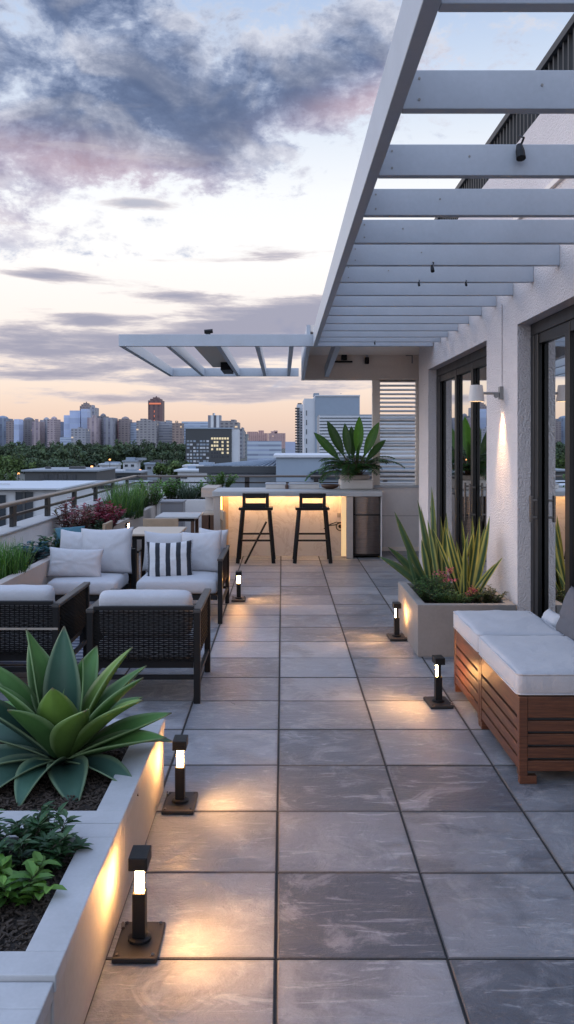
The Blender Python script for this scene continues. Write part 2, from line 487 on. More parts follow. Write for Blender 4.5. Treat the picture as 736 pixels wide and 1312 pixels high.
    sb = nt.add(sb, nt.add(nt.mul(blob(175, 261, 52, 7), .34), nt.mul(blob(60, 352, 45, 8), .20)))
    sb = nt.add(sb, nt.add(nt.mul(blob(115, 412, 40, 7), .28), nt.mul(blob(235, 378, 60, 6), .24)))
    sb = nt.add(sb, nt.mul(blob(20, 430, 60, 16), .2))
    sb = nt.add(sb, nt.add(nt.mul(blob(300, 492, 420, 14), .17), nt.mul(blob(120, 512, 260, 7), .15)))
    sb = nt.sub(sb, nt.mul(blob(90, 492, 150, 8), .22))
    sb = nt.sub(sb, nt.mul(blob(280, 532, 500, 12), .10))
    low = nt.step(e, .42, .20)
    n3 = nt.noise(nt.xyz(nt.mul(a, 5.), nt.mul(e, 30.), 4.2), 2.2, 7, .62, .3)
    n2 = nt.add(n2, nt.mul(nt.sub(n3, .5), .45))
    S = nt.mul(nt.step(nt.add(n2, nt.mul(sb, .9)), .585, .74), low)
    scol = nt.mix(nt.step(nt.add(n2, sb), .60, .90), (*s255(222,212,214), 1), (*s255(146,148,172), 1))
    col = nt.mix(nt.mul(S, .88), col, scol)
    # warm band right over the skyline
    wb = nt.mul(nt.mul(nt.step(e, .085, .03), nt.step(e, -.02, .01)), blob(60, 530, 620, 60))
    col = nt.mix(nt.mul(wb, .12), col, (*s255(252,208,172), 1))
    # below the horizon: dim ground tone
    col = nt.mix(nt.step(e, -.01, -.06), col, (.10,.10,.11,1))
    fill_mask = nt.mul(nt.m('MAXIMUM', nt.step(e, .56, .95), nt.step(nt.m('ABSOLUTE', a), .55, 1.3)), nt.step(e, -.02, .05))  # sky outside the view, brightened as added fill light
    k = nt.add(1., nt.mul(fill_mask, SKY_FILL))
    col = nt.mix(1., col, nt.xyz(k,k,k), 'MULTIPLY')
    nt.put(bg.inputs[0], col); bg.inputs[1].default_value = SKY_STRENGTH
SKY_STRENGTH = 1.05; SKY_FILL = 1.0
make_world()

sun = bpy.data.lights.new('evening_sun', 'SUN'); sun.energy = .85; sun.angle = R(30); sun.color = (1., .84, .79)
so = bpy.data.objects.new('evening_sun', sun); COL.objects.link(so)
sd = Vector((sin(SUN_AZ)*cos(SUN_EL), cos(SUN_AZ)*cos(SUN_EL), sin(SUN_EL)))
so.rotation_euler = (-sd).to_track_quat('-Z', 'Y').to_euler(); so.location = (-20, 40, 20)

# ------------------------------------------------------------------ camera
cam = bpy.data.cameras.new('camera'); co_ = bpy.data.objects.new('camera', cam); COL.objects.link(co_)
co_.location = (0, 0, EYE); co_.rotation_euler = (R(90), 0, 0)
cam.sensor_fit = 'VERTICAL'; cam.sensor_height = 36; cam.sensor_width = 36*736/1312
cam.lens = FPX/1312*36; cam.shift_y = -(656-CY)/1312; cam.shift_x = (368-CX)/1312
cam.clip_end = 20000; cam.clip_start = .05
sc.camera = co_
sc.view_settings.view_transform = 'Standard'; sc.view_settings.look = 'None'; sc.view_settings.exposure = 0
sc.cycles.use_denoising = True
sc.cycles.sample_clamp_indirect = 6.
sc.cycles.caustics_reflective = False; sc.cycles.caustics_refractive = False
sc.cycles.max_bounces = 8
try: sc.cycles.denoiser = 'OPENIMAGEDENOISE'
except Exception: pass

rnd = random.Random(7)

# ================================================================== SETTING: floor
def floor():
    mb = MB(); r = random.Random(11); J = .0036
    dark = {(1, 4): 1., (2, 6): .95, (2, 3): .8, (1, 7): .55, (1, 8): .5, (0, 8): .35, (2, 8): .4, (0, 3): .15, (4, 5): .8, (0, 10): .5, (-1, 9): .6, (1, 12): .5, (2, 13): .6, (3, 9): .6, (2, 11): .45}
    x0, y0 = -.022-.6*5, 3.-.6*8
    for i in range(9):
        for j in range(32):
            jx, jy = J*r.uniform(.75,1.3), J*r.uniform(1.1,1.7); xa, xb = x0+.6*i+jx, x0+.6*(i+1)-jx; ya, yb = y0+.6*j+jy, y0+.6*(j+1)-jy
            if xa > 2.3: continue
            k = (i-4, j-7)   # column 1 starts at x=-.02; row 4 starts at 1.8+...
            key = (i-4, j-4)
            dk = dark.get(key, .0) if key in dark else (r.choice([.4, .6, .8]) if r.random() < .17 else r.uniform(0, .12))
            mb.col = (r.random(), r.random(), dk)
            dz = r.uniform(-.0012, .0012); c = .004
            tx, ty = r.uniform(-.0009, .0009), r.uniform(-.0009, .0009)
            def Z(x, y): return dz + tx*(x-xa)/.6 + ty*(y-ya)/.6
            lo = [mb.vert((x, y, -.03)) for x, y in ((xa,ya),(xb,ya),(xb,yb),(xa,yb))]
            md = [mb.vert((x, y, Z(x,y)-c)) for x, y in ((xa,ya),(xb,ya),(xb,yb),(xa,yb))]
            tp = [mb.vert((x, y, Z(x,y))) for x, y in ((xa+c,ya+c),(xb-c,ya+c),(xb-c,yb-c),(xa+c,yb-c))]
            mb.cur = 1
            for q in range(4): mb.face((lo[q], lo[(q+1)%4], md[(q+1)%4], md[q]))
            mb.cur = 2
            for q in range(4): mb.face((md[q], md[(q+1)%4], tp[(q+1)%4], tp[q]))
            mb.cur = 0
            mb.face(tp)
    struct(mb.build('terrace_floor', ['slate_paver', 'paver_joint', 'paver_edge']))
    b = MB(); b.box(-3.3, 7., -4., 18.4, -12.1, -.009)
    struct(b.build('terrace_slab', 'joint_sand'))
floor()

g = MB(); g.quad((-9000,-3000,-12.2),(9000,-3000,-12.2),(9000,14000,-12.2),(-9000,14000,-12.2))
struct(g.build('city_ground', 'city_ground'))

# ================================================================== BUILDING
WX = 1.98
def building():
    root = thing('apartment_building', 'white rough stucco apartment block with black sliding glass doors on right', 'building', (WX, 0, 0))
    w = MB(); D = .34
    def wb(y0, y1, z0, z1): w.box(0, D, y0, y1, z0, z1)
    wb(-4., 1.5, 0, 2.8); wb(7.23, 8.32, 0, 2.8); wb(11.65, 12.44, 0, 2.8); wb(-4., 12.44, 2.8, 4.33)
    w.build('wall', 'stucco', root)
    l = MB(); l.box(-.03, .0, -4, 12.44, 3.66, 3.70); l.build('ledge', 'soffit_paint', root)
    # parapet of the balcony above and its railing
    c = MB(); c.box(.06, .40, -4, 12.4, 4.33, 4.36); c.build('parapet_cap', 'white_paint', root)
    rl = MB(); rl.box(.08, .17, -4, 12.3, 4.78, 4.84); rl.box(.10, .14, -4, 12.3, 4.40, 4.43)
    rt = rl.build('balcony_railing', 'rail_dark', root)
    bb = MB(); y = -1.
    k = 0
    while y < 12.3:
        bb.box(.105, .135, y, y+.03, 4.43, 4.78); y += .115
    bb.build('balusters', 'rail_dark', rt)
    # set-back storey behind the balcony, out of sight of the light
    # rooms behind the glass
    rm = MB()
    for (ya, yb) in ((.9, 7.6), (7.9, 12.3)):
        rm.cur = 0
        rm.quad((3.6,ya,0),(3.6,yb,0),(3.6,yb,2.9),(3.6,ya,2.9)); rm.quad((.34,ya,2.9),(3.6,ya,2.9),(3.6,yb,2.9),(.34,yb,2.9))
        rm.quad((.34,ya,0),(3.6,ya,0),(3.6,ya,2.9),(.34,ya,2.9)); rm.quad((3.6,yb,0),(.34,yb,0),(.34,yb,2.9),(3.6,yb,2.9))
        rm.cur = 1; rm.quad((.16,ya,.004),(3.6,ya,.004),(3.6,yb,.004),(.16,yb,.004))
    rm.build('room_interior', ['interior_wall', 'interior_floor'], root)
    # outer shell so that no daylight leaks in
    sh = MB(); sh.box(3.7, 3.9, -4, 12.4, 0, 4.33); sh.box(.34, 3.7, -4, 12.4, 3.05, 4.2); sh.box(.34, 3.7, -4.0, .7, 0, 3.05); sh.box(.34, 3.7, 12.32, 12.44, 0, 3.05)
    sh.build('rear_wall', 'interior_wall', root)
    def slider(name, y0, y1, stiles, handles, label):
        dr = MB()   # outer frame: head, threshold and two jambs
        dr.box(.11, .25, y0, y1, 2.70, 2.80); dr.box(.11, .25, y0, y1, .001, .05)
        dr.box(.11, .25, y0, y0+.09, .05, 2.70); dr.box(.11, .25, y1-.09, y1, .05, 2.70)
        d = dr.build(name, 'dark_frame', root, bevel=.004); d['label'] = label
        for (sy, xo) in stiles:
            s = MB(); s.box(xo, xo+.035, sy-.05, sy+.05, .052, 2.698); s.build('stile', 'dark_frame', d, bevel=.004)
        hd = MB(); hd.box(.125, .155, y0+.09, y1-.09, 2.62, 2.699); hd.build('rail', 'dark_frame', d)
        gl = MB(); gl.quad((.16,y0+.09,.05),(.16,y1-.09,.05),(.16,y1-.09,2.70),(.16,y0+.09,2.70)); gl.build('pane', 'window_glass', d)
        for (hy, z0, z1) in handles:
            h = MB(); h.box(.055, .075, hy-.018, hy+.018, z0, z1); h.box(.07, .125, hy-.01, hy+.01, z0+.03, z0+.05); h.box(.07, .125, hy-.01, hy+.01, z1-.05, z1-.03)
            h.build('handle', 'steel', d, bevel=.004)
    slider('sliding_door', 1.5, 7.23, [(7.09,.115),(6.33,.12),(4.4,.12),(2.6,.12)], [(7.06,1.15,1.37)], 'black framed sliding glass door beside the wooden bench')
    slider('sliding_door', 8.32, 11.65, [(11.50,.115),(10.42,.12),(9.52,.12)], [(9.60,.93,1.36),(9.36,.98,1.36)], 'black framed sliding glass door behind the snake plants')
    # recessed end: pier return, louvred screen wall, bulkhead, soffit
    e = MB(); e.box(.30, .60, 12.441, 14.55, 0, 3.33)
    e.build('return_wall', 'stucco', root)
    lw = MB(); lw.box(-.44, .299, 14.35, 14.5, .0, 1.06); 
    lp = lw.build('screen_wall', 'parapet_paint', root)
    tr = MB(); tr.box(-.42, .298, 14.343, 14.349, .585, .593); tr.build('joint', 'outlet_grey', root)
    tr = MB(); tr.box(-.44, .298, 14.338, 14.349, .0, .07); tr.build('skirting', 'soffit_paint', root)
    tr = MB(); tr.box(-.46, .298, 14.31, 14.52, 1.061, 1.10)
    tr.build('sill', 'white_paint', root, bevel=.002)
    lv = MB()
    lv.box(-.47, -.345, 14.37, 14.47, 1.101, 2.86); lv.box(.255, .298, 14.37, 14.47, 1.101, 2.86)
    lr = lv.build('louvre_screen', 'soffit_paint', root, bevel=.003)
    n = 25
    for i in range(n):
        z = 1.13 + (2.84-1.13)*i/(n-1)
        s = MB(); M = Matrix.Translation((0, 14.42, z)) @ Matrix.Rotation(R(22), 4, 'X')
        s.box(-.345, .255, -.035, .035, -.008, .008, M); s.build('louvre_slat', 'louvre_white', lr)
    bk = MB(); bk.box(-1.61, .299, 14.35, 14.5, 2.861, 3.27)
    bk.box(-1.61, .299, 14.335, 14.349, 2.862, 2.90)
    bk.build('bulkhead', 'soffit_paint', root)
    sf = MB(); sf.box(-1.61, .299, 11.32, 14.5, 3.271, 3.36); sf.build('soffit', 'soffit_paint', root)
    fs = MB()
    ps = [(-1.66,11.3,3.07),(-1.66,14.5,2.86),(-1.66,14.5,3.36),(-1.66,11.3,3.36)]
    a_ = [fs.vert(p) for p in ps]; b_ = [fs.vert((p[0]+.049,p[1],p[2])) for p in ps]
    fs.face(a_[::-1]); fs.face(b_)
    for q in range(4): fs.face((a_[q], a_[(q+1)%4], b_[(q+1)%4], b_[q]))
    fs.build('fascia', 'white_paint', root)
    bm = MB(); bm.bar((-1.24,11.33,3.17),(-1.24,14.33,2.99),.07,.17); bm.build('soffit_beam', 'white_paint', root)
    return root
building()

# small fittings under the canopy and on the walls
def small_spot(name, loc, label, rot=0, bracket=True, s=1., group=None):
    t = thing(name, label, 'spotlight', loc, rot, group)
    h = MB(); h.tube([(0,0,-.01*s),(0,-.02*s,-.05*s),(0,-.06*s,-.11*s)], [.022*s,.03*s,.032*s], 12); h.build('lamp_head', 'black_metal', t, smooth=False)
    b = MB(); b.box(-.02*s,.02*s,-.012*s,.012*s,-.015*s,.06*s); b.build('bracket', 'black_metal', t)
    return t
t = thing('wall_speaker', 'small dark box fitting with a bar on the canopy bulkhead', 'speaker', (at(441,460,14.33).x, 14.33, at(441,460,14.33).z))
m = MB(); m.box(-.045,.045,-.09,0,-.02,.14); m.build('housing', 'black_metal', t, bevel=.006)
m = MB(); m.box(-.20,.14,-.04,0,-.06,-.035); m.build('bar', 'black_metal', t)
t = thing('wall_camera', 'small dark fitting right of the bar bracket on the bulkhead', 'camera', (at(470,462,14.33).x, 14.33, at(470,462,14.33).z))
m = MB(); m.box(-.035,.035,-.08,0,-.06,.05); m.build('housing', 'black_metal', t, bevel=.006)
m = MB(); m.tube([(0,-.04,.05),(0,-.04,.10)], .02, 8); m.build('cap', 'white_paint', t)
p = at(528,458,14.33)
t = thing('pipe_bracket', 'tiny grey pipe hook at the right end of the canopy bulkhead', 'bracket', (p.x, 14.33, p.z))
m = MB(); m.tube([(-.1,-.03,.1),(-.1,-.03,.03),(0,-.03,.03),(0,-.03,-.10)], .012, 6); m.build('hook', 'outlet_grey', t)

# ================================================================== PERGOLAS
def pergola():
    root = thing('pergola', 'white timber pergola with long rafters projecting from the stucco wall', 'pergola', (0,0,3.07))
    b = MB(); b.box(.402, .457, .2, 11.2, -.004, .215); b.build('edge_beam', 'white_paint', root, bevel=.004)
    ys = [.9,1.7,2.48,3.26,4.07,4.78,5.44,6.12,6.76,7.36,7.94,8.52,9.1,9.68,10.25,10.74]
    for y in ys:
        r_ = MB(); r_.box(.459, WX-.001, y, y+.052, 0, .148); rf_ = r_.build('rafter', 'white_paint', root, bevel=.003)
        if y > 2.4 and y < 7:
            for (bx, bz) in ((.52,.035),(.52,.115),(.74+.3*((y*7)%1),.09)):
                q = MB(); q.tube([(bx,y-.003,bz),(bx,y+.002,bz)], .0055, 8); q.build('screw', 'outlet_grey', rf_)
    return root
pergola()
def side_pergola():
    root = thing('side_pergola', 'grey white cantilevered pergola frame jutting out left over the bar', 'pergola', (0,0,3.07))
    f = MB(); f.box(-2.14, 1.97, 11.22, 11.29, 0, .155); f.build('front_beam', 'white_paint', root, bevel=.003)
    f = MB(); f.box(-2.14, .31, 16.25, 16.32, 0, .155); f.build('rear_beam', 'white_paint', root, bevel=.003)
    f = MB(); f.box(-2.14, -2.07, 11.291, 16.249, 0, .155); f.build('side_beam', 'white_paint', root, bevel=.003)
    for x in (-1.53, -.87, -.36, .09):
        f = MB(); f.box(x, x+.06, 11.291, 16.249, 0, .155); f.build('cross_beam', 'white_paint', root, bevel=.003)
    f = MB(); f.box(-1.26, -.872, 11.9, 15.6, .11, .13); f.build('shade_panel', 'pale_top', root)
    f = MB(); f.box(-1.05, -.88, 14.6, 15.5, -.02, .108); f.build('motor_box', 'black_metal', root)
side_pergola()
p = at(267,428,11.25)
t = thing('beam_spotlight', 'small black spotlight on top of the side pergola front beam', 'spotlight', (p.x, 11.255, 3.227))
m = MB(); m.box(-.03,.03,-.03,.03,0,.02); m.tube([(-.05,0,.035),(.06,0,.045)], .028, 10); m.build('lamp_head', 'black_metal', t)
for (px, py, Y, lab) in ((664,186,4.07,'black spotlight clamped on the third rafter near the upper railing'),
                         (553,318,6.12,'small dark spotlight hanging between middle pergola rafters'),
                         (536,347,6.76,'tiny dark clip fitting under the rafter behind the hanging spotlight'),
                         (596,346,6.76,'tiny dark clip fitting nearest the wall on a middle rafter'),
                         (480,434,10.74,'tiny dark fitting on the last pergola rafter above the canopy')):
    X = (px-CX)*Y/FPX
    s = .72 if Y < 4.2 else (.45 if px == 553 else .30)
    t = thing('rafter_spotlight', lab, 'spotlight', (X, Y-.002, 3.07+(.15 if Y < 4.1 else .0)))
    m = MB(); m.tube([(0,-.02,-.02*s),(0,-.035,-.07*s),(0,-.05,-.12*s)], [.02*s,.03*s,.032*s], 10); m.build('lamp_head', 'black_metal', t)
    m = MB(); m.tube([(0,-.015,-.05*s),(.03*s,-.02,.03*s),(.015*s,.02,.06*s)], .008*s, 6); m.build('bracket', 'black_metal', t)

# wall sconce
def sconce():
    Y, z = 7.72, 2.25
    t = thing('wall_lamp', 'white shaded outdoor wall lamp shining down the stucco pier', 'lamp', (WX, Y, z))
    s = MB(); s.lathe([(.053,.073),(.056,.066),(.072,-.073),(.066,-.073),(.050,.055)], 24, (-.235,0,0), cap=False)
    s.lathe([(.001,.0735),(.053,.073)], 24, (-.235,0,0), cap=False)
    sh = s.build('lamp_shade', 'white_pot', t, smooth=False)
    a = MB(); a.tube([(-.175,0,.0),(-.03,0,.0)], .012, 8); a.box(-.03,-.001,-.035,.035,-.055,.06); a.tube([(-.055,-.02,-.02),(-.055,.02,-.02)], .022, 8)
    a.build('arm', 'outlet_grey', t)
    b = MB(); b.lathe([(.001,-.05),(.045,-.05)], 20, (-.235,0,0), cap=False); b.build('bulb', 'sconce_glow', t)
    c = MB(); c.tube([(-.006,0,.06),(-.006,0,.80)], .005, 6); c.build('conduit', 'stucco', t)
    L = bpy.data.lights.new('sconce_beam', 'SPOT'); L.energy = 82; L.color = (1.,.62,.30); L.spot_size = R(58); L.spot_blend = 1.; L.shadow_soft_size = .04
    o = bpy.data.objects.new('sconce_beam', L); COL.objects.link(o); o.parent = t; o.location = (-.085,0,-.06)
    o.rotation_euler = Vector((.05,0,-1)).to_track_quat('-Z','Y').to_euler()
sconce()

# ================================================================== PARAPET, RAILINGS, LONG PLANTERS
def parapet():
    root = thing('parapet_wall', 'white rendered parapet wall along the roof edge', 'wall', (-3.09,0,0))
    m = MB(); m.box(-.13, .12, -3, 18.25, 0, .82); m.box(.12, 6.0, 18.0, 18.25, 0, .82); m.build('wall', 'parapet_paint', root, bevel=.01)
    m = MB(); m.box(-.15, .14, -3, 18.27, .821, .845); m.build('coping', 'concrete_coping', root, bevel=.006)
    r_ = thing('terrace_railing', 'dark bronze metal handrail and posts on top of the parapet', 'railing', (-3.09,0,.845))
    h = MB(); h.box(-.045,.045,2,18.1,.24,.285); h.box(.045,6.,18.01,18.10,.24,.285); h.build('handrail', 'rail_metal', r_, bevel=.012, seg=3)
    h = MB(); h.box(-.02,.02,2,18.05,.115,.145); h.box(.02,6.,18.03,18.07,.115,.145); h.build('lower_rail', 'rail_dark', r_)
    y = 2.6
    while y < 18:
        h = MB(); h.box(-.022,.022,y-.07,y+.07,0,.24); h.build('post', 'rail_dark', r_, bevel=.004); y += 1.45
    for k in range(4):
        h = MB(); h.box(.9+k*1.45-.05,.9+k*1.45+.05,18.03,18.075,0,.24); h.build('post', 'rail_dark', r_, bevel=.004)
parapet()

def planter(name, label, x0, x1, y0, y1, h, t, mat, coping=None, soil=.05, group=None, ct=.0, oh=.0):
    root = thing(name, label, 'planter', (0,0,0), 0, group)
    m = MB(); hh = h-ct
    m.box(x0,x1,y0,y0+t,0,hh); m.box(x0,x1,y1-t,y1,0,hh); m.box(x0,x0+t,y0+t,y1-t,0,hh); m.box(x1-t,x1,y0+t,y1-t,0,hh)
    m.build('wall', mat, root, bevel=.005)
    if ct:
        c = MB(); a, b, c_, d = x0-oh, x1+oh, y0, y1
        c.box(a,b,c_,c_+t,hh+.001,h); c.box(a,b,d-t,d,hh+.001,h); c.box(a,a+t+oh,c_+t,d-t,hh+.001,h); c.box(b-t-oh,b,c_+t,d-t,hh+.001,h)
        c.build('coping', coping, root, bevel=.004)
    s = MB(); n = max(6, int((x1-x0)/.035)); k = max(6, int((y1-y0)/.035)); n = min(n, 70); k = min(k, 90)
    g_ = [[s.vert((x0+t+(x1-x0-2*t)*i/n, y0+t+(y1-y0-2*t)*j/k, h-soil+.022*noise.noise(Vector((i*.35,j*.35,x0)))+.014*noise.noise(Vector((i*1.1,j*1.1,y0))))) for j in range(k+1)] for i in range(n+1)]
    for i in range(n):
        for j in range(k): s.face((g_[i][j],g_[i+1][j],g_[i+1][j+1],g_[i][j+1]))
    so_ = s.build('soil', 'soil', root, smooth=True)
    return root

def mulch(name, label, x0, x1, y0, y1, z, n, seed):
    r = random.Random(seed); m = MB()
    for _ in range(n):
        x, y = r.uniform(x0,x1), r.uniform(y0,y1)
        M = Matrix.Translation((x,y,z+r.uniform(-.006,.018))) @ Matrix.Rotation(r.uniform(0,6.28),4,'Z') @ Matrix.Rotation(r.gauss(0,.35),4,'X') @ Matrix.Rotation(r.gauss(0,.35),4,'Y')
        l, w_ = r.uniform(.004,.017), r.uniform(.0018,.0045)
        m.box(-l,l,-w_,w_,-.002,.002,M)
    o = m.build(name, 'mulch'); o['kind'] = 'stuff'; o['label'] = label; o['category'] = 'mulch'
    return o

PLN = 'low pale concrete planters at the lower left'
planter('concrete_planter', 'pale concrete planter holding the big agave', -2.3,-.615,3.235,4.46,.37,.11,'concrete_light','concrete_coping',.045,PLN,.05,.006)
planter('concrete_planter', 'pale concrete planter holding the low leafy green plants', -2.3,-.615,2.31,3.23,.37,.11,'concrete_light','concrete_coping',.06,PLN,.05,.006)
planter('concrete_planter', 'pale concrete planter cut off by the bottom left corner', -2.3,-.62,1.2,2.305,.355,.11,'concrete_light','concrete_coping',.02,PLN,.05,.006)
mulch('bark_mulch', 'dark bark mulch under the big agave', -2.18,-.74,3.36,4.34,.325,9500,3)
mulch('bark_mulch', 'dark bark mulch around the low leafy green plants', -2.18,-.74,2.43,3.11,.31,7000,4)
PLG = 'long concrete planters along the parapet'
planter('long_planter', 'long concrete planter by the parapet holding bright grass and blue succulents', -2.95,-2.40,4.6,10.6,.60,.09,'concrete_warm','concrete_coping',.06,PLG,.0)
planter('long_planter', 'long concrete planter by the parapet holding the red shrubs', -2.95,-2.40,10.61,17.6,.63,.09,'concrete_warm','concrete_coping',.06,PLG,.0)
planter('rear_planter', 'white concrete planter of green shrubs behind the dining tables', -2.39,-1.30,16.3,17.6,.73,.10,'parapet_paint','concrete_coping',.05)
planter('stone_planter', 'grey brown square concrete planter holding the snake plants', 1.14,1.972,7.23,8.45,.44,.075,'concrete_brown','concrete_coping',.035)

# ================================================================== PLANTS
def cmix(a, b, t): return tuple(a[i]*(1-t)+b[i]*t for i in range(3))
def strap(mb, base, az, el, L, W, bend, prof, colf, n=12, chan=.3, twist=0., m=4, roll=0.):
    """one long leaf: starts at base with azimuth az and elevation el and bends by bend along its length"""
    p = Vector(base); rows = []
    for k in range(n+1):
        t_ = k/n; e_ = el + bend*t_**1.5
        d = Vector((cos(az)*cos(e_), sin(az)*cos(e_), sin(e_)))
        s = Vector((-sin(az), cos(az), 0)); s = Matrix.Rotation(roll+twist*t_, 3, d) @ s
        nn = s.cross(d) * -1
        w = W*prof(t_); row = []
        for q in range(m+1):
            u = q/m*2-1
            pt = p + s*(u*w) + nn*(chan*w*(abs(u)**1.6))
            row.append(mb.vert(pt, colf(t_, u)))
        rows.append(row)
        p = p + d*(L/n)
    for k in range(n):
        for q in range(m): mb.face((rows[k][q], rows[k][q+1], rows[k+1][q+1], rows[k+1][q]))

def agave():
    mb = MB(); r = random.Random(5)
    prof = lambda t: max(.004, (.50+.50*sin(min(1., t/.46)*pi/2))*(1-max(0., (t-.46)/.54)**1.75))
    def colf(kind):
        base = {0: ((.010,.030,.012),(.075,.175,.045)), 1: ((.010,.028,.010),(.145,.25,.045)), 2: ((.010,.027,.028),(.042,.105,.070)), 3: ((.012,.028,.028),(.048,.108,.078))}[kind]
        def f(t, u):
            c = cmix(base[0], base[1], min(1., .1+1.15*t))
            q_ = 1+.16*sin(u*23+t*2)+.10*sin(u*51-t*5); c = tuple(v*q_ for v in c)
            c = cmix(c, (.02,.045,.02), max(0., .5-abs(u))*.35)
            if abs(u) > .95: c = cmix(c, (.28,.36,.18), .38)
            if t > .97: c = (.12,.09,.05)
            return c
        return f
    #  azimuth (deg, 0 = right, -90 = towards the camera), elevation, length, half width, bend, kind
    L = [(-90,70,.42,.092,.10,1),(-62,50,.48,.085,.10,1),(-124,52,.44,.085,.15,0),(-150,60,.50,.085,.1,0),
         (-28,46,.56,.075,.0,1),(-4,54,.54,.068,.05,0),(28,64,.60,.075,.05,1),(65,78,.46,.06,.0,0),(105,80,.62,.085,.05,2),
         (150,72,.64,.085,.05,0),(178,58,.62,.085,.1,0),(-168,42,.62,.085,.15,2),
         (128,62,.64,.08,.05,0),(80,60,.58,.075,.05,0),(40,48,.58,.075,.05,0),
         (-14,20,.52,.075,-.05,0),(4,25,.55,.075,.1,0),(-36,9,.50,.065,-.55,3),(-66,10,.44,.085,-.75,3),(-100,16,.46,.08,-.9,2),(-128,10,.54,.09,-.75,3),
         (-152,12,.54,.09,-.6,3),(168,18,.6,.085,-.4,2),(140,25,.6,.085,-.3,0),(22,14,.52,.075,-.35,2),(55,28,.55,.08,-.3,0),(100,30,.55,.08,-.3,0)]
    for az, el, ln, w, bd, kd in L:
        a = R(az + r.uniform(-4,4)); b = (.05*cos(a), .05*sin(a), .035+.05*(el/90.))
        strap(mb, b, a, R(el), ln, w*1.13, bd-.12-(.22 if el > 40 and el < 70 else 0), prof, colf(kd), n=18, chan=.55, twist=r.uniform(-.35,.35), m=8)
    o = mb.build('agave', 'agave_leaf', None, smooth=True, loc=(-1.0,3.90,.32)); o.scale = (.90,.90,.90)
    sd_ = o.modifiers.new('thick', 'SOLIDIFY'); sd_.thickness = .007; sd_.offset = 0
    tag(o, 'large agave with broad pointed green leaves in the corner planter', 'agave')
agave()

def leaf(mb, p, d, L, W, col, up=Vector((0,0,1)), fold=.25, tipcol=None):
    """one small leaf of six faces around a folded midrib"""
    d = d.normalized(); s = d.cross(up)
    if s.length < .05: s = d.cross(Vector((1,0,0)))
    s.normalize(); n = s.cross(d)
    tc = tipcol or col
    r0 = mb.vert(p, col); 
    m1 = mb.vert(p+d*L*.4, col); m2 = mb.vert(p+d*L*.75-n*L*.03, tc); tp = mb.vert(p+d*L-n*L*.10, tc)
    a1 = mb.vert(p+d*L*.33+s*W*.5+n*W*fold, col); b1 = mb.vert(p+d*L*.33-s*W*.5+n*W*fold, col)
    a2 = mb.vert(p+d*L*.70+s*W*.40+n*W*fold*.6-n*L*.02, tc); b2 = mb.vert(p+d*L*.70-s*W*.40+n*W*fold*.6-n*L*.02, tc)
    mb.face((r0,a1,m1)); mb.face((r0,m1,b1)); mb.face((m1,a1,a2,m2)); mb.face((m1,m2,b2,b1)); mb.face((m2,a2,tp)); mb.face((m2,tp,b2))

def shrub(name, label, cat, loc, rx, ry, h, n, L, W, cols, seed, upward=.5, stems=10, group=None, flowers=None, matname='leaf'):
    """leafy stems spreading from a base, leaves in pairs up each stem; cols = list of colours"""
    r = random.Random(seed); root = thing(name, label, cat, loc, 0, group)
    st = MB(); lf = MB(); fl = MB()
    per = max(3, n//stems)
    for k in range(stems):
        a = r.uniform(0, 2*pi); q = sqrt(r.random())
        b = Vector((rx*.45*q*cos(a), ry*.45*q*sin(a), 0)); hh = h*r.uniform(.55,1.05)*(1-.35*q)
        tp = Vector((rx*q*cos(a), ry*q*sin(a), hh))
        mid = (b+tp)*.5 + Vector((r.uniform(-1,1)*rx*.1, r.uniform(-1,1)*ry*.1, hh*.12))
        pts = [b, mid, tp]; st.tube(pts, [h*.012, h*.009, h*.004], 5)
        bc = r.choice(cols)
        for i in range(per):
            t_ = .12+.88*(i+.5)/per
            pp = b*(1-t_)**2+mid*2*t_*(1-t_)+tp*t_*t_
            aa = r.uniform(0, 2*pi); d = Vector((cos(aa), sin(aa), r.uniform(-.2,1.)*upward+.1))
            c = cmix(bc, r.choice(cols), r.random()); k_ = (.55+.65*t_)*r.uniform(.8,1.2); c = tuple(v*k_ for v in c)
            s = r.uniform(.7,1.2)
            leaf(lf, pp, d, L*s, W*s, c)
        if flowers and r.random() < flowers[0]:
            for i in range(flowers[2]):
                aa = r.uniform(0,2*pi); d = Vector((cos(aa), sin(aa), r.uniform(.1,.9)))
                leaf(fl, tp+Vector((r.gauss(0,.012),r.gauss(0,.012),r.gauss(0.01,.012))), d, flowers[3], flowers[3]*.6, cmix(flowers[1], (.6,.3,.3), r.random()*.3))
    st.build('stem', 'bark', root, smooth=True)
    lf.build('foliage', matname, root)
    if flowers and fl.v: fl.build('flower', 'leaf', root)
    return root

def grass(name, label, loc, rx, ry, h, n, cols, seed, W=.006, lean=.35, group=None):
    r = random.Random(seed); mb = MB()
    for _ in range(n):
        a = r.uniform(0,2*pi); q = sqrt(r.random()); b = (rx*q*cos(a), ry*q*sin(a), 0)
        c = r.choice(cols); k = r.uniform(.7,1.25)
        strap(mb, b, r.uniform(0,2*pi), R(90)-abs(r.gauss(0,lean))-lean*.4*q, h*r.uniform(.55,1.08), W, -r.uniform(.1,.9), lambda t: 1-t*.9,
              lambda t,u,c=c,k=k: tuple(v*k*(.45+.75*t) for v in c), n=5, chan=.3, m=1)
    o = mb.build(name, 'leaf', None, loc=loc)
    return tag(o, label, 'grass', group)

G1 = [(.060,.14,.03),(.08,.18,.04),(.045,.105,.03)]
G2 = [(.09,.21,.03),(.14,.27,.045),(.065,.16,.03)]
DK = [(.022,.062,.022),(.03,.08,.03),(.042,.10,.034)]
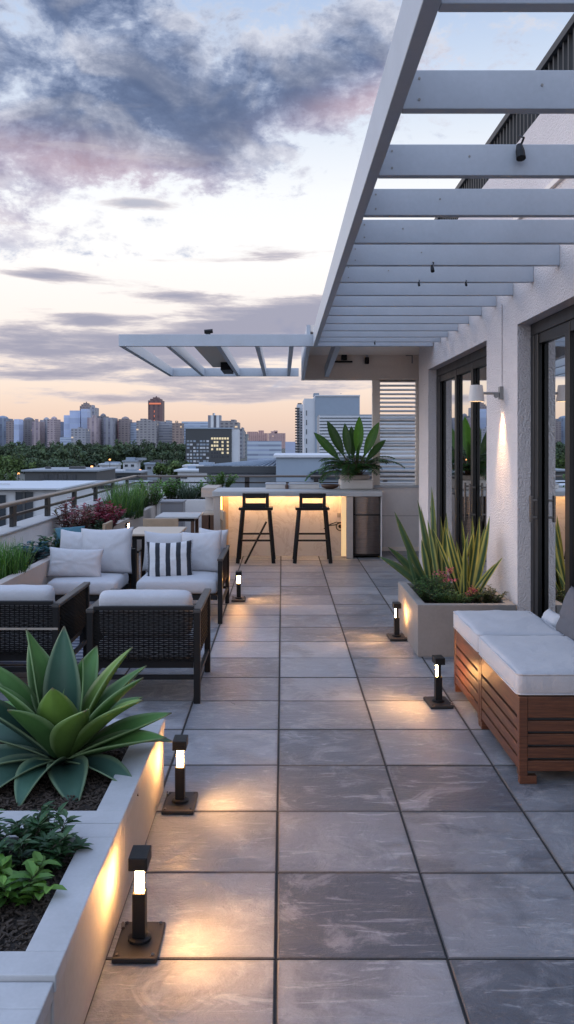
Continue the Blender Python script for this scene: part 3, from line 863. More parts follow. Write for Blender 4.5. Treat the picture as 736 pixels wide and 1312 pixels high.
# low leafy plants in the near planter
LP = 'low leafy plants in the near planter'
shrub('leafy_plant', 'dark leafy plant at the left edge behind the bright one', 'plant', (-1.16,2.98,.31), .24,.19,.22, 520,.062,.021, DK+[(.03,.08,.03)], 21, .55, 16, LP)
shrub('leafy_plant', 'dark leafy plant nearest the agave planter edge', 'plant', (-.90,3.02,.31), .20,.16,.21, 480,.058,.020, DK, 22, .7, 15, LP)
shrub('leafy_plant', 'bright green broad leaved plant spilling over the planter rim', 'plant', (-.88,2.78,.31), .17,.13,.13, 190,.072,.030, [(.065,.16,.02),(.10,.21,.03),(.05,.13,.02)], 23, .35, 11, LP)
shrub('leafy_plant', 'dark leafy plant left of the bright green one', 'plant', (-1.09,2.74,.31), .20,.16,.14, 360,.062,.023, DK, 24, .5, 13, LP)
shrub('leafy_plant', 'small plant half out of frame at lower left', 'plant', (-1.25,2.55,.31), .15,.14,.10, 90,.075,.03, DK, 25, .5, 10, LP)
# long planter by the parapet
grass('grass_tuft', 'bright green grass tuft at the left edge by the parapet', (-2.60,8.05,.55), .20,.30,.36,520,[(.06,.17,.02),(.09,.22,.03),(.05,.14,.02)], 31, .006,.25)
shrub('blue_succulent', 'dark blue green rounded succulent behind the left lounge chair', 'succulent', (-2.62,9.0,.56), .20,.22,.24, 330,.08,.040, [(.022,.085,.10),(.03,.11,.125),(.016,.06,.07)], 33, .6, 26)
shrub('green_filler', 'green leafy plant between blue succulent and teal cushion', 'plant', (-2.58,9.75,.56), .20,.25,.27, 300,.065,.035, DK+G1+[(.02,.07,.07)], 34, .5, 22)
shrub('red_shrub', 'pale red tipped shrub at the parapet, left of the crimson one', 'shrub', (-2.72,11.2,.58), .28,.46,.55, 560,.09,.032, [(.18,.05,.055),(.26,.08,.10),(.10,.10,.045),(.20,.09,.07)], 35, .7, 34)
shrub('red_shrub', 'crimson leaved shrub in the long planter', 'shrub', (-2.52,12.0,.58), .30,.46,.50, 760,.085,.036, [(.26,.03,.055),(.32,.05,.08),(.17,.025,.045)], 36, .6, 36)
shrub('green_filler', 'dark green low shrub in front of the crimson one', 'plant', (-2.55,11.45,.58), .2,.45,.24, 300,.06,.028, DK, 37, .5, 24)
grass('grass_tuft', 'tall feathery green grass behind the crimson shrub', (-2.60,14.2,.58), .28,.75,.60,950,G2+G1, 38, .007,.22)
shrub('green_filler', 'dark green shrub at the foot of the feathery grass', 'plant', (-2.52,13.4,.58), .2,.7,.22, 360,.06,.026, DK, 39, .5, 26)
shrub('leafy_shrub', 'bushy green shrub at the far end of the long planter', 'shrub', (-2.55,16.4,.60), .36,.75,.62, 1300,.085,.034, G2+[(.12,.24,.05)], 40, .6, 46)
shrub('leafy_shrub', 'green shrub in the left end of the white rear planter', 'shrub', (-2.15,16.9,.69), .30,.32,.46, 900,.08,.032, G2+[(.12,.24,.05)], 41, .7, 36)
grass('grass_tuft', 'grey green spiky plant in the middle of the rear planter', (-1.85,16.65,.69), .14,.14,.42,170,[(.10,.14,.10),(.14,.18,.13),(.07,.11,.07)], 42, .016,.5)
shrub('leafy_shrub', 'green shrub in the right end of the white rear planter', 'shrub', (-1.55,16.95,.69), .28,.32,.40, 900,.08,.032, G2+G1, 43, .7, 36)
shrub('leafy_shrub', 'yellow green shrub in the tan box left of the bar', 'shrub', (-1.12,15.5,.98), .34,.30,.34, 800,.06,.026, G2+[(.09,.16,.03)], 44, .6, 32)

# snake plants
def snake(name, label, loc, leaves, seed, edge=(.52,.46,.10), g0=(.018,.05,.02), g1=(.05,.11,.04), group=None):
    r = random.Random(seed); mb = MB()
    prof = lambda t: max(.03, (.62+.38*sin(min(1, t/.5)*pi/2))*(1-max(0,(t-.5)/.5)**2.2))
    for (dx, dy, az, el, L, W, bd, e_) in leaves:
        ph = r.uniform(0,9)
        def f(t,u,ph=ph,e_=e_):
            n_ = .5+.5*sin(t*34+ph+2.5*sin(t*11+ph)); c = cmix(g0, g1, .35*n_+.55*t*.7)
            if abs(u) > .6: c = cmix(c, edge, e_)
            return c
        strap(mb, (dx,dy,0), R(az), R(el), L, W, bd, prof, f, n=16, chan=.45, twist=r.uniform(-.7,.7), m=6, roll=R(90)*abs(cos(R(az)))*r.uniform(.45,1.))
    o = mb.build(name, 'agave_leaf', None, smooth=True, loc=loc)
    return tag(o, label, 'snake plant', group)
SN = 'snake plants in the square planter'
rs = random.Random(77)
snake('snake_plant', 'tall dark green snake plant on the left of the square planter', (1.42,7.95,.40),
      [(0,0,172,87,1.0,.036,.04,.35),(.03,.05,150,76,.84,.034,.1,.25),(-.04,0,178,64,.84,.034,.1,.15),(.06,-.02,60,82,.76,.034,.0,.6),(-.05,-.05,190,54,.62,.034,-.3,.1),
       (-.08,.03,170,48,.56,.036,-.5,.1),(.05,.06,120,80,.82,.036,.0,.3),(-.16,-.14,184,70,.50,.020,.2,.05),(.02,-.06,140,80,.70,.03,.0,.5),(.0,.08,172,80,.88,.03,.0,.2),(.08,.05,100,84,.72,.03,.0,.5)]
      + [(rs.uniform(-.08,.1),rs.uniform(-.06,.08),rs.uniform(120,200),rs.uniform(66,86),rs.uniform(.5,.8),rs.uniform(.024,.034),rs.uniform(-.1,.1),rs.uniform(.1,.6)) for _ in range(3)], 51, group=SN)
snake('snake_plant', 'yellow edged snake plant on the right of the square planter', (1.66,7.78,.40),
      [(0,0,120,86,.70,.030,.0,.85),(.03,.0,30,78,.74,.030,.1,.9),(-.03,.02,170,76,.66,.026,.05,.95),(.06,-.02,0,74,.76,.036,.2,.7),(-.05,-.02,185,68,.68,.024,.0,.9),
       (.10,.05,0,82,.66,.042,.0,.35),(.02,-.05,-30,56,.42,.020,-.1,.8),(-.01,-.05,-100,82,.55,.026,.0,.8),(.05,.06,60,84,.74,.030,.0,.7),(-.07,.05,150,80,.6,.026,.05,.9),(.09,-.03,-6,62,.45,.018,-.2,.8)]
      + [(rs.uniform(-.08,.1),rs.uniform(-.06,.06),rs.choice((0,180))+rs.uniform(-40,40),rs.uniform(68,87),rs.uniform(.42,.72),rs.uniform(.020,.030),rs.uniform(-.1,.15),rs.uniform(.6,1.)) for _ in range(5)], 52, group=SN)
shrub('dark_groundcover', 'dense dark green groundcover at the left of the square planter', 'plant', (1.34,7.64,.395), .19,.32,.25, 2600,.032,.013, DK+G1, 53, .6, 150)
shrub('trailing_groundcover', 'lighter green low plant at the front of the square planter', 'plant', (1.48,7.40,.395), .22,.10,.15, 900,.026,.016, G1+[(.09,.17,.05)], 54, .5, 80)
shrub('pink_flower', 'pink flowering plant in the middle of the square planter', 'flower', (1.47,7.72,.40), .12,.10,.27, 130,.04,.014, DK+[(.12,.16,.06)], 55, .8, 15, None, (.7,(.55,.10,.16),12,.026))
shrub('red_flower', 'small red upright flower at the front of the square planter', 'flower', (1.63,7.42,.40), .04,.03,.19, 30,.04,.014, [(.25,.04,.05),(.3,.08,.06)], 56, .9, 4, None, (1.,(.45,.05,.08),14,.024))
shrub('variegated_plant', 'yellowish variegated low plant at the right of the square planter', 'plant', (1.78,7.48,.395), .17,.15,.18, 520,.035,.020, [(.09,.11,.03),(.05,.08,.03),(.16,.13,.06)], 57, .5, 26)

# ================================================================== SOFT GOODS
def grid_axis(h, r, n):
    a = [-h, -h+r*.12, -h+r*.4, -h+r]
    inner = [-h+r+(2*h-2*r)*k/n for k in range(1, n)]
    return a + inner + [-x for x in a[::-1]]
def cushion_mesh(mb, w, d, h, r=.045, dome=.02, seed=0, wr=.006, n=10, M=None):
    """rounded, slightly domed box cushion centred on x, y with its underside at z=0"""
    hx, hy, hz = w/2, d/2, h/2
    ax = [grid_axis(hx, r, n), grid_axis(hy, r, n), grid_axis(hz, min(r, hz*.98), 2)]
    hs = (hx, hy, hz); key = {}
    def V(p):
        k = tuple(round(c, 5) for c in p)
        if k in key: return key[k]
        rr = min(r, hz*.98)
        q = Vector([max(-(hs[i]-rr), min(hs[i]-rr, p[i])) for i in range(3)])
        dd = Vector(p)-q
        o = q + (dd.normalized()*rr if dd.length > 1e-9 else dd)
        u, v_ = o.x/hx, o.y/hy
        k1 = max(0., (1-u*u)*(1-v_*v_))
        if o.z > 0: o.z += dome*k1**.6
        nz = noise.noise(Vector((o.x*5+seed*3.1, o.y*5, o.z*4)))*wr + noise.noise(Vector((o.x*14+seed, o.y*14, o.z*9)))*wr*.45
        o += Vector((u*.6, v_*.6, 1. if o.z > 0 else 0))*nz
        o.z += hz
        if M is not None: o = M @ o
        key[k] = mb.vert(o); return key[k]
    for axis in range(3):
        i, j = (axis+1)%3, (axis+2)%3
        for sg in (-1, 1):
            for p in range(len(ax[i])-1):
                for q in range(len(ax[j])-1):
                    ids = []
                    for (a, b) in ((p,q),(p+1,q),(p+1,q+1),(p,q+1)):
                        c = [0,0,0]; c[axis] = hs[axis]*sg; c[i] = ax[i][a]; c[j] = ax[j][b]; ids.append(V(c))
                    mb.face(ids if sg > 0 else ids[::-1])
    return mb
def pillow_mesh(w, h, t, seed=0, wr=.010, pinch=.07):
    """a stuffed pillow standing in the local xz plane, centred"""
    mb = MB(); n = 26; key = {}
    def P(u, v, s):
        x = w/2*u*(1-pinch*(1-v*v)); z = h/2*v*(1-pinch*(1-u*u))
        k = max(0., (1-abs(u)**3.2)*(1-abs(v)**3.2))**.55
        edge = (1-max(abs(u),abs(v))**6)
        wrk = noise.noise(Vector((x*9+seed*7, z*9, s*3.)))*wr + noise.noise(Vector((x*22+seed, z*22, s*5.)))*wr*.5
        rad = noise.noise(Vector((atan2(v,u)*3.5, seed*2.3, s)))*wr*1.2*max(abs(u),abs(v))
        y = s*(t/2*k) + (wrk+rad)*edge*s
        z += -.02*h*(1-u*u)*(1 if v > 0 else 0)
        return (x, y, z)
    def V(i, j, s):
        b = i in (0,n) or j in (0,n)
        kk = (i,j,0 if b else s)
        if kk not in key: key[kk] = mb.vert(P(2*i/n-1, 2*j/n-1, s))
        return key[kk]
    for s in (-1,1):
        for i in range(n):
            for j in range(n):
                q = [V(i,j,s),V(i+1,j,s),V(i+1,j+1,s),V(i,j+1,s)]
                mb.face(q if s < 0 else q[::-1])
    return mb
def pillow(name, label, cat, loc, w, h, t, mat, tilt=0., rz=0., roll=0., seed=0, group=None, fringe=False):
    o = pillow_mesh(w, h, t, seed).build(name, mat, None, smooth=True, loc=loc)
    o.rotation_euler = (Matrix.Rotation(rz,4,'Z') @ Matrix.Rotation(tilt,4,'X') @ Matrix.Rotation(roll,4,'Y')).to_euler()
    tag(o, label, cat, group)
    if fringe:
        r = random.Random(3); m = MB()
        for s in (-1,1):
            for k in range(46):
                z = -h/2+h*k/45; z0 = z*(1-.0); x = s*w/2*(1-.07*(1-(2*z/h)**2))
                m.bar((x*.995,0,z),(x+s*r.uniform(.008,.016),r.uniform(-.005,.005),z+r.uniform(-.006,.004)),.004,.004)
        m.build('fringe', 'grey_pot', o)
    return o

# ================================================================== LOUNGE CHAIRS
def wicker(mb, o, u, v, nrm, w, h, dr=.0135, dc=.034):
    o, u, v, nrm = map(Vector, (o,u,v,nrm))
    cols = max(2, int(w/dc)); rows = int(h/dr); seg = cols*2
    for c in range(cols+1):
        p = o+u*(w*c/cols); mb.bar(p, p+v*h, .007, .005, nrm)
    for r_ in range(rows):
        z = dr*(r_+.5); ph = pi*(r_ % 2); prev = None
        tilt = rnd.uniform(-.0012,.0012)
        for k in range(seg+1):
            x = w*k/seg; a = sin(pi*x/(w/cols)*1.0+ph+pi/2)*.0062
            c = o+u*x+nrm*a+v*(z+tilt*sin(k*.7)); hw = .0050
            cur = (mb.vert(c-v*hw), mb.vert(c+v*hw))
            if prev: mb.face((prev[0],cur[0],cur[1],prev[1]))
            prev = cur
def lounge_chair(label, loc, W=.80, D=.85, mat='wicker_black', arms=(-1,1), group='wicker lounge chairs'):
    """faces local -y, origin at the floor under the middle of the seat"""
    t = thing('lounge_chair', label, 'armchair', loc, 0, group)
    hw, hd, T = W/2, D/2, .045
    for sx in (-1,1):
        for (y, top) in ((-hd, .625 if sx in arms else .234),(hd, .655)):
            m = MB(); m.box(sx*hw-T/2, sx*hw+T/2, y-T/2, y+T/2, 0, top); m.build('leg', 'black_metal', t, bevel=.004)
        if sx not in arms: continue
        m = MB(); wicker(m, (sx*hw, -hd+T/2, .30), (0,1,0), (0,0,1), (1,0,0), D-T, .315); m.build('side_panel', mat, t)
        m = MB(); m.box(sx*hw-.028, sx*hw+.028, -hd-.03, hd+.024, .626, .652); m.build('armrest', 'arm_wood', t, bevel=.006)
        m = MB(); m.box(sx*hw-.012, sx*hw+.012, -hd+T/2, hd-T/2, .155, .185); m.build('side_rail', 'black_metal', t)
    m = MB(); wicker(m, (-hw+T/2, hd, .285), (1,0,0), (0,0,1), (0,1,0), W-T, .36); m.build('back_panel', mat, t)
    m = MB(); m.box(-hw+T/2, hw-T/2, hd-.02, hd+.02, .645, .672); m.build('top_rail', 'black_metal', t, bevel=.004)
    m = MB(); m.box(-hw+T/2, hw-T/2, hd-.012, hd+.012, .165, .195); m.build('rear_rail', 'black_metal', t)
    m = MB(); m.box(-hw+.03, hw-.03, -hd, hd-.03, .235, .28); m.build('seat_frame', 'black_metal', t)
    m = MB(); cushion_mesh(m, W-.06, D-.09, .14, .05, .02, seed=W*7, M=Matrix.Translation((0,-.02,.281))); m.build('seat_cushion', 'cushion_fabric', t, smooth=True)
    return t
c1 = lounge_chair('black wicker lounge chair seen from behind, nearest the walkway', (-.96,6.36,0), .74,.82); c1.rotation_euler.z = pi
c2 = lounge_chair('black wicker lounge chair with a tan strap, cut by the left edge', (-2.02,6.62,0), .80,.95); c2.rotation_euler.z = pi
m = MB(); m.box(-.42,.42,.497,.503,.47,.485); m.build('strap', 'strap', c2)
c3 = lounge_chair('lounge chair facing us beside the long planter, with three plain pillows', (-2.0,8.92,0), .76,.84, arms=())
c4 = lounge_chair('lounge chair facing us by the walkway, with the striped pillow', (-1.06,9.12,0), .88,1.10, 'wicker_brown', arms=(1,))
for (c, yo) in ((c1,.30),(c2,.36)):
    W = .66 if c is c1 else .72
    m = MB(); cushion_mesh(m, W, .33, .15, .06, .02, seed=c.location.x*3, wr=.012, M=Matrix.Translation((0,yo,.60)) @ Matrix.Rotation(R(78),4,'X') @ Matrix.Translation((0,0,-.07)))
    m.build('back_cushion', 'cushion_fabric', c, smooth=True)
PW = 'plain pale grey scatter pillows'
pillow('scatter_pillow', 'oblong pale grey pillow in front on the left lounge chair', 'pillow', (-2.12,8.80,.575), .56,.31,.16, 'cushion_fabric', R(-16), R(4), R(3), 1, PW)
pillow('scatter_pillow', 'large square pale grey pillow at the right on the left lounge chair', 'pillow', (-1.87,9.12,.66), .58,.50,.18, 'cushion_fabric', R(-14), R(-6), R(-2), 2, PW)
pillow('scatter_pillow', 'small pale grey pillow peeping out behind on the left lounge chair', 'pillow', (-2.20,9.20,.67), .40,.40,.14, 'cushion_fabric', R(-12), R(0), R(4), 3, PW)
pillow('striped_pillow', 'navy and white striped pillow on the lounge chair by the walkway', 'pillow', (-1.17,8.92,.585), .47,.41,.16, 'striped_fabric', R(-18), R(3), R(-2), 4, None, True)
pillow('scatter_pillow', 'square pale grey pillow right of the striped one', 'pillow', (-.87,9.22,.635), .46,.46,.17, 'cushion_fabric', R(-16), R(-12), R(-4), 5, PW)
pillow('scatter_pillow', 'pale grey pillow hidden behind the striped one', 'pillow', (-1.28,9.38,.62), .48,.44,.15, 'cushion_fabric', R(-12), R(3), R(2), 6, PW)
pillow('scatter_pillow', 'pale grey pillow in the back right corner by the walkway arm', 'pillow', (-.78,9.50,.66), .36,.40,.14, 'cushion_fabric', R(-10), R(-20), R(2), 8, PW)
pillow('teal_cushion', 'teal cushion lying on the planter behind the left lounge chair', 'cushion', (-2.42,9.78,.74), .34,.26,.12, 'teal_fabric', R(-38), R(6), R(-4), 7)

# coffee table and rug among the chairs
t = thing('coffee_table', 'low dark brown wooden table between the lounge chairs', 'table', (-1.52,7.85,0))
m = MB()
for k in range(5): m.box(-.30,.30,-.25+.1*k,-.25+.1*k+.092,.26,.285)
m.build('table_top', 'dark_wood', t, bevel=.003)
for sx in (-1,1):
    for sy in (-1,1):
        m = MB(); m.box(sx*.26-.02,sx*.26+.02,sy*.21-.02,sy*.21+.02,0,.259); m.build('leg', 'black_metal', t)
def rug():
    m_, nt, b = new_mat('rug_weave')
    x, y, z = nt.sep(obj_co(nt)); f = nt.m('FRACT', nt.mul(y, 9.)); g_ = nt.noise(obj_co(nt), 60, 3)
    c = nt.mix(nt.m('LESS_THAN', nt.add(f, nt.mul(g_, .3)), .6), (.26,.27,.30,1), (.07,.08,.12,1)); nt.put(b.inputs['Base Color'], c); b.inputs['Roughness'].default_value = .95
    mb = MB(); mb.box(-1.35,-.0,-.8,.8,.0,.008)
    o = mb.build('rug', m_, None, loc=(-1.0,7.75,.003)); tag(o, 'blue grey striped outdoor rug under the lounge chairs', 'rug')
rug()

# ================================================================== DINING SET
def dining_table(label, loc, w, d, top='pale_top'):
    t = thing('dining_table', label, 'table', loc, 0, 'outdoor dining tables')
    m = MB(); m.box(-w/2,w/2,-d/2,d/2,.715,.745); m.build('table_top', top, t, bevel=.008)
    m = MB(); m.box(-w/2+.06,w/2-.06,-d/2+.06,d/2-.06,.67,.714); m.build('apron', 'black_metal', t)
    for sx in (-1,1):
        for sy in (-1,1):
            m = MB(); m.box(sx*(w/2-.09)-.024,sx*(w/2-.09)+.024,sy*(d/2-.09)-.024,sy*(d/2-.09)+.024,0,.669); m.build('leg', 'black_metal' if top == 'pale_top' else 'dark_wood', t)
    return t
dining_table('small pale topped dining table nearer the lounge chairs', (-1.52,10.45,0), .62,.85)
dining_table('pale dining table farther back near the rear planter', (-1.52,12.75,0), .62,.80, 'concrete_coping')
def dining_chair(label, loc, rz, mat='tan_wood', seatmat='black_metal'):
    t = thing('dining_chair', label, 'chair', loc, rz, 'dining chairs')
    m = MB(); m.box(-.21,.21,-.21,.21,.43,.46); m.build('seat', seatmat, t, bevel=.01)
    m = MB(); m.box(-.23,.23,.20,.235,.66,.80); m.build('backrest', mat, t, bevel=.01)
    for sx in (-1,1):
        m = MB(); m.bar((sx*.20,-.19,0),(sx*.20,-.19,.43),.035,.035); m.build('leg', mat, t)
        m = MB(); m.bar((sx*.215,.25,0),(sx*.215,.215,.80),.035,.035); m.build('leg', mat, t)
    return t
dc = dining_chair('tan wooden dining chair between the two dining tables', (-1.62,11.65,0), R(180))
dup(dc, (-2.0,10.9,0), R(90), 'tan wooden dining chair left of the nearer dining table', 'dining chairs')
dup(dc, (-1.1,12.7,0), R(-80), 'tan wooden dining chair right of the farther dining table', 'dining chairs')
t = thing('black_stool', 'black low seat beside the nearer dining table', 'stool', (-1.98,10.0,0))
m = MB(); m.box(-.2,.2,-.2,.2,.53,.565); m.build('seat', 'black_metal', t, bevel=.008)
for sx in (-1,1):
    for sy in (-1,1):
        m = MB(); m.bar((sx*.18,sy*.18,0),(sx*.16,sy*.16,.53),.03,.03); m.build('leg', 'black_metal', t)
t = thing('grey_box_planter', 'grey square pot before the white rear planter', 'pot', (at(222,657,15.5).x,15.5,0))
m = MB(); m.box(-.20,.20,-.2,.2,0,.74); m.build('body', 'grey_pot', t, bevel=.008)
m = MB(); m.box(-.215,.215,-.215,.215,.741,.765); m.build('rim', 'grey_pot', t)
# planter wall light
t = thing('planter_light', 'small warm wall light on the long planter by the dining tables', 'lamp', (-2.398,13.2,.52))
m = MB(); m.box(0,.03,-.08,.08,-.03,.06); m.build('housing', 'black_metal', t)
m = MB(); m.box(.004,.026,-.07,.07,-.038,-.031); m.build('bulb', 'led_glow', t)
m = MB(); m.box(.031,.034,-.06,.06,-.01,.045); m.build('lens', 'led_glow', t)

# shelf unit left of the bar
t = thing('shelf_unit', 'tan open shelf unit standing left of the bar', 'shelf', (-1.22,14.9,0))
m = MB(); m.box(-.13,.13,-.6,.6,.90,1.06); m.build('top_box', 'concrete_warm', t, bevel=.006)
m = MB(); m.box(-.125,.125,-.55,.55,.60,.63); m.build('shelf', 'pale_top', t)
m = MB(); m.box(-.125,.125,.05,.5,.631,.899); m.build('back_panel', 'parapet_paint', t)
m = MB(); m.box(-.13,-.01,-.55,.55,0,.599); m.box(.01,.13,-.55,.55,0,.599); m.build('door', 'dark_wood', t, bevel=.004)

# ================================================================== BAR
def bar():
    t = thing('outdoor_bar', 'pale stone outdoor bar counter glowing with warm strip light', 'bar', (0,13.4,0))
    m = MB(); m.box(-1.09,1.56,-.03,1.15,1.005,1.05); m.box(-1.09,1.56,-.03,.02,.972,1.0045); m.build('countertop', 'concrete_coping', t, bevel=.005)
    m = MB(); m.box(-1.07,-.965,0,1.1,0,.984); m.build('side_panel', 'concrete_warm', t, bevel=.004)
    m = MB(); m.box(1.0,1.105,0,1.1,0,.984); m.build('side_panel', 'concrete_warm', t, bevel=.004)
    m = MB(); m.box(-.964,.999,.30,.34,.0,.984); m.build('front_panel', 'marble', t)
    for sx in (-1.,):
        m = MB(); m.box(-.963,-.86,.285,.299,.0,.97); m.build('side_strip', 'tan_wood', t)
    m = MB(); m.box(-.95,.985,.14,.170,.990,1.003); m.build('glow_strip', 'led_glow', t)
    m = MB(); m.box(-.962,-.945,.05,.09,.03,.96); m.build('glow_strip', 'led_soft', t)
    m = MB(); m.box(.925,.999,.05,.09,.03,.96); m.build('glow_strip', 'lit_face_glow', t)  # added glowing face imitating the lit side panel, not a lamp
    m = MB(); m.box(1.106,1.12,.25,1.1,0,.984); m.box(1.54,1.555,.02,1.1,0,.984); m.box(1.12,1.54,1.05,1.09,0,.984); m.build('cabinet', 'parapet_paint', t)
    # outlet and coiled cable
    m = MB(); m.box(.875,.93,.288,.299,.62,.69); o = m.build('outlet', 'outlet_grey', t, bevel=.004)
    f = thing('bar_fridge', 'stainless steel fridge with two drawers under the bar end', 'fridge', (1.33,13.46,0))
    m = MB(); m.box(-.205,.205,.04,.7,.03,.97); m.build('body', 'black_metal', f)
    for (z0, z1) in ((.69,.965),(.07,.67)):
        m = MB(); n = 14
        fr = [(-.2+.4*k/n, -.045*(1-(2*k/n-1)**2)) for k in range(n+1)]
        lo = [m.vert((x,y,z0)) for x, y in fr]+[m.vert((.2,.039,z0)), m.vert((-.2,.039,z0))]
        hi = [m.vert((x,y,z1)) for x, y in fr]+[m.vert((.2,.039,z1)), m.vert((-.2,.039,z1))]
        N = len(lo)
        for k in range(N): m.face((lo[k], lo[(k+1)%N], hi[(k+1)%N], hi[k]))
        m.face(hi); m.face(lo[::-1]); m.build('drawer', 'steel', f)
    m = MB(); m.box(-.19,.19,-.055,-.002,.6705,.6895); m.build('handle', 'black_metal', f, bevel=.004)
bar()
t = thing('coiled_cable', 'black cable coiled and hanging on the bar front', 'cable', (.86,13.68,.46))
m = MB()
pts = [(-.16,-.03,.02),(-.08,-.04,.06),(0,-.04,.09),(.09,-.04,.07)]
for k in range(44): pts.append((.06+.065*cos(k*.45+1), -.035-.0006*k, .02+.065*sin(k*.45+1)))
m.tube(pts, .009, 6); m.tube([(-.2,-.03,-.02),(-.13,-.03,.03),(-.02,-.045,.045),(.08,-.04,.085)], .009, 6)
m.build('cable', 'cable_black', t, smooth=True)
m = MB(); m.tube([(.06,-.05,.02),(.06,-.02,.02)], .03, 12); m.build('hook', 'black_metal', t)

def bar_stool(label, loc):
    t = thing('bar_stool', label, 'bar stool', loc, 0, 'black bar stools at the bar')
    m = MB(); m.box(-.26,.26,-.20,.20,.79,.835); m.build('seat', 'black_metal', t, bevel=.018, seg=3)
    b = MB(); b.box(-.20,-.15,-.22,-.18,.836,1.05); b.box(.15,.20,-.22,-.18,.836,1.05); b.box(-.15,.15,-.22,-.18,.975,1.05); b.box(-.15,.15,-.22,-.18,.836,.90)
    b.build('backrest', 'black_metal', t, bevel=.008)
    for sx in (-1,1):
        for sy in (-1,1):
            m = MB(); m.bar((sx*.27,sy*.24,0),(sx*.20,sy*.15,.79),.040,.040); m.build('leg', 'black_metal', t)
    for sy in (-1,1):
        m = MB(); z = .34 if sy < 0 else .40; y = sy*(.24-.09*z/.79); x = .27-.07*z/.79
        m.bar((-x,y,z),(x,y,z),.028,.028); m.build('footrest', 'black_metal', t)
    for sx in (-1,1):
        z = .30; x = sx*(.27-.07*z/.79); y = .24-.09*z/.79
        m = MB(); m.bar((x,-y,z),(x,y,z),.028,.028); m.build('footrest', 'black_metal', t)
    return t
s1 = bar_stool('left black bar stool with a loose slanting brace', (-.40,13.10,0))
s2 = bar_stool('right black bar stool, near the coiled cable', (.455,13.10,0))
m = MB(); m.bar((-.16,-.28,.0),(.16,-.17,.62),.024,.024); m.build('brace', 'black_metal', s1)

# things on the bar
t = thing('plant_pot', 'round topped white pot on the right end of the bar', 'pot', (1.21,14.15,1.05))
m = MB(); m.box(-.27,.27,-.24,.24,0,.16); m.build('body', 'white_pot', t, bevel=.03, seg=3)
m = MB(); m.lathe([(.22,.161),(.24,.165),(.245,.225),(.225,.235),(.20,.22)], 24, (-.02,0,0)); m.build('rim', 'concrete_warm', t)
def bar_plant():
    r = random.Random(9); root = thing('bar_plant', 'leafy green tropical plant with broad upright leaves on the bar', 'plant', (1.19,14.15,1.27))
    st = MB(); lf = MB(); fr = MB()
    prof = lambda t: max(.03, .12+.88*sin(min(1,max(0,(t-.36))/.30)*pi/2))*(1-max(0,(t-.66)/.34)**2.4) if t > .36 else .10
    for (az, el, L, W, bd, c) in ((178,50,.96,.074,-.10,(.05,.13,.025)),(172,66,1.0,.080,-.05,(.035,.085,.018)),(100,78,.84,.080,.0,(.035,.085,.018)),(5,87,.98,.084,.0,(.10,.27,.03)),
                                   (0,68,.96,.082,-.05,(.07,.19,.025)),(8,56,.78,.060,-.3,(.04,.11,.02)),(-70,70,.60,.060,.0,(.06,.16,.025)),(160,80,.88,.07,.05,(.04,.10,.02))):
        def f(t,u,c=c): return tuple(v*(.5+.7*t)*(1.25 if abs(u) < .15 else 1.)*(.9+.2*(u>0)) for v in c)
        strap(lf, (.03*cos(R(az)),.03*sin(R(az)),0), R(az), R(el), L, W, bd, prof, f, n=18, chan=.30, m=6, twist=r.uniform(-.3,.3), roll=R(80)*cos(R(az)))
    for k in range(44):
        az = r.uniform(0,2*pi); el = R(r.uniform(30,70)); L = r.uniform(.46,.82); b = Vector((.10*cos(az),.10*sin(az),0)); p = b.copy(); n = 12; pts = [p.copy()]
        for i in range(n):
            e_ = el - 1.7*(i/n)**1.3; d = Vector((cos(az)*cos(e_), sin(az)*cos(e_), sin(e_))); p = p+d*L/n; pts.append(p.copy())
            s = Vector((-sin(az),cos(az),0)); q = sin(pi*min(1,(i+2)/(n+2)))
            if i > 2:
                for sg in (-1,1):
                    for sub in (0,.5):
                        c = r.choice(DK+G1); leaf(fr, p-d*L/n*sub, (s*sg+d*.5+Vector((0,0,-.15))), .15*q+.03, .026, tuple(v*r.uniform(.8,1.3) for v in c))
        st.tube(pts, [.008*(1-.7*i/n) for i in range(n+1)], 5)
    for k in range(20):
        az = r.uniform(0,2*pi); a2 = az+r.uniform(-.4,.4)
        st.tube([(.03*cos(az),.03*sin(az),-.03),(.10*cos(az),.10*sin(az),.14),(.17*cos(a2),.17*sin(a2),r.uniform(.22,.36))], [.013,.011,.007], 5)
    st.build('stem', 'stem_brown', root, smooth=True); lf.build('leaf', 'leaf', root, smooth=True); fr.build('frond', 'leaf', root)
bar_plant()
def tray(label, x0, x1):
    t = thing('white_box', label, 'box', ((x0+x1)/2,14.25,1.05), 0, 'white boxes on the bar')
    w = (x1-x0)/2
    m = MB(); m.box(-w,w,-.12,.12,0,.075); m.build('body', 'white_pot', t, bevel=.008)
    m = MB(); m.box(-w-.008,w+.008,-.128,.128,.0755,.095); m.build('lid', 'white_paint', t, bevel=.004)
tray('short white lidded box on the bar, left of the long one', (341-362)*14.25/1100, (366-362)*14.25/1100)
tray('long white lidded box in the middle of the bar top', (371-362)*14.25/1100, (409-362)*14.25/1100)
t = thing('bottle', 'small dark bottle between the white boxes on the bar', 'bottle', ((368-362)*14.1/1100,14.1,1.05))
m = MB(); m.lathe([(.028,0),(.03,.01),(.03,.055),(.012,.08),(.012,.1)], 12); m.build('body', 'dark_wood', t)
m = MB(); m.lathe([(.014,.1005),(.014,.115)], 10); m.build('cap', 'black_metal', t)
t = thing('wooden_bowl', 'low brown wooden bowl beside the plant pot', 'bowl', ((423-362)*14.1/1100,14.1,1.05))
m = MB(); m.lathe([(.06,0),(.13,.03),(.155,.075),(.145,.075),(.12,.04),(.02,.015)], 24); m.build('bowl', 'dark_wood', t, smooth=True)

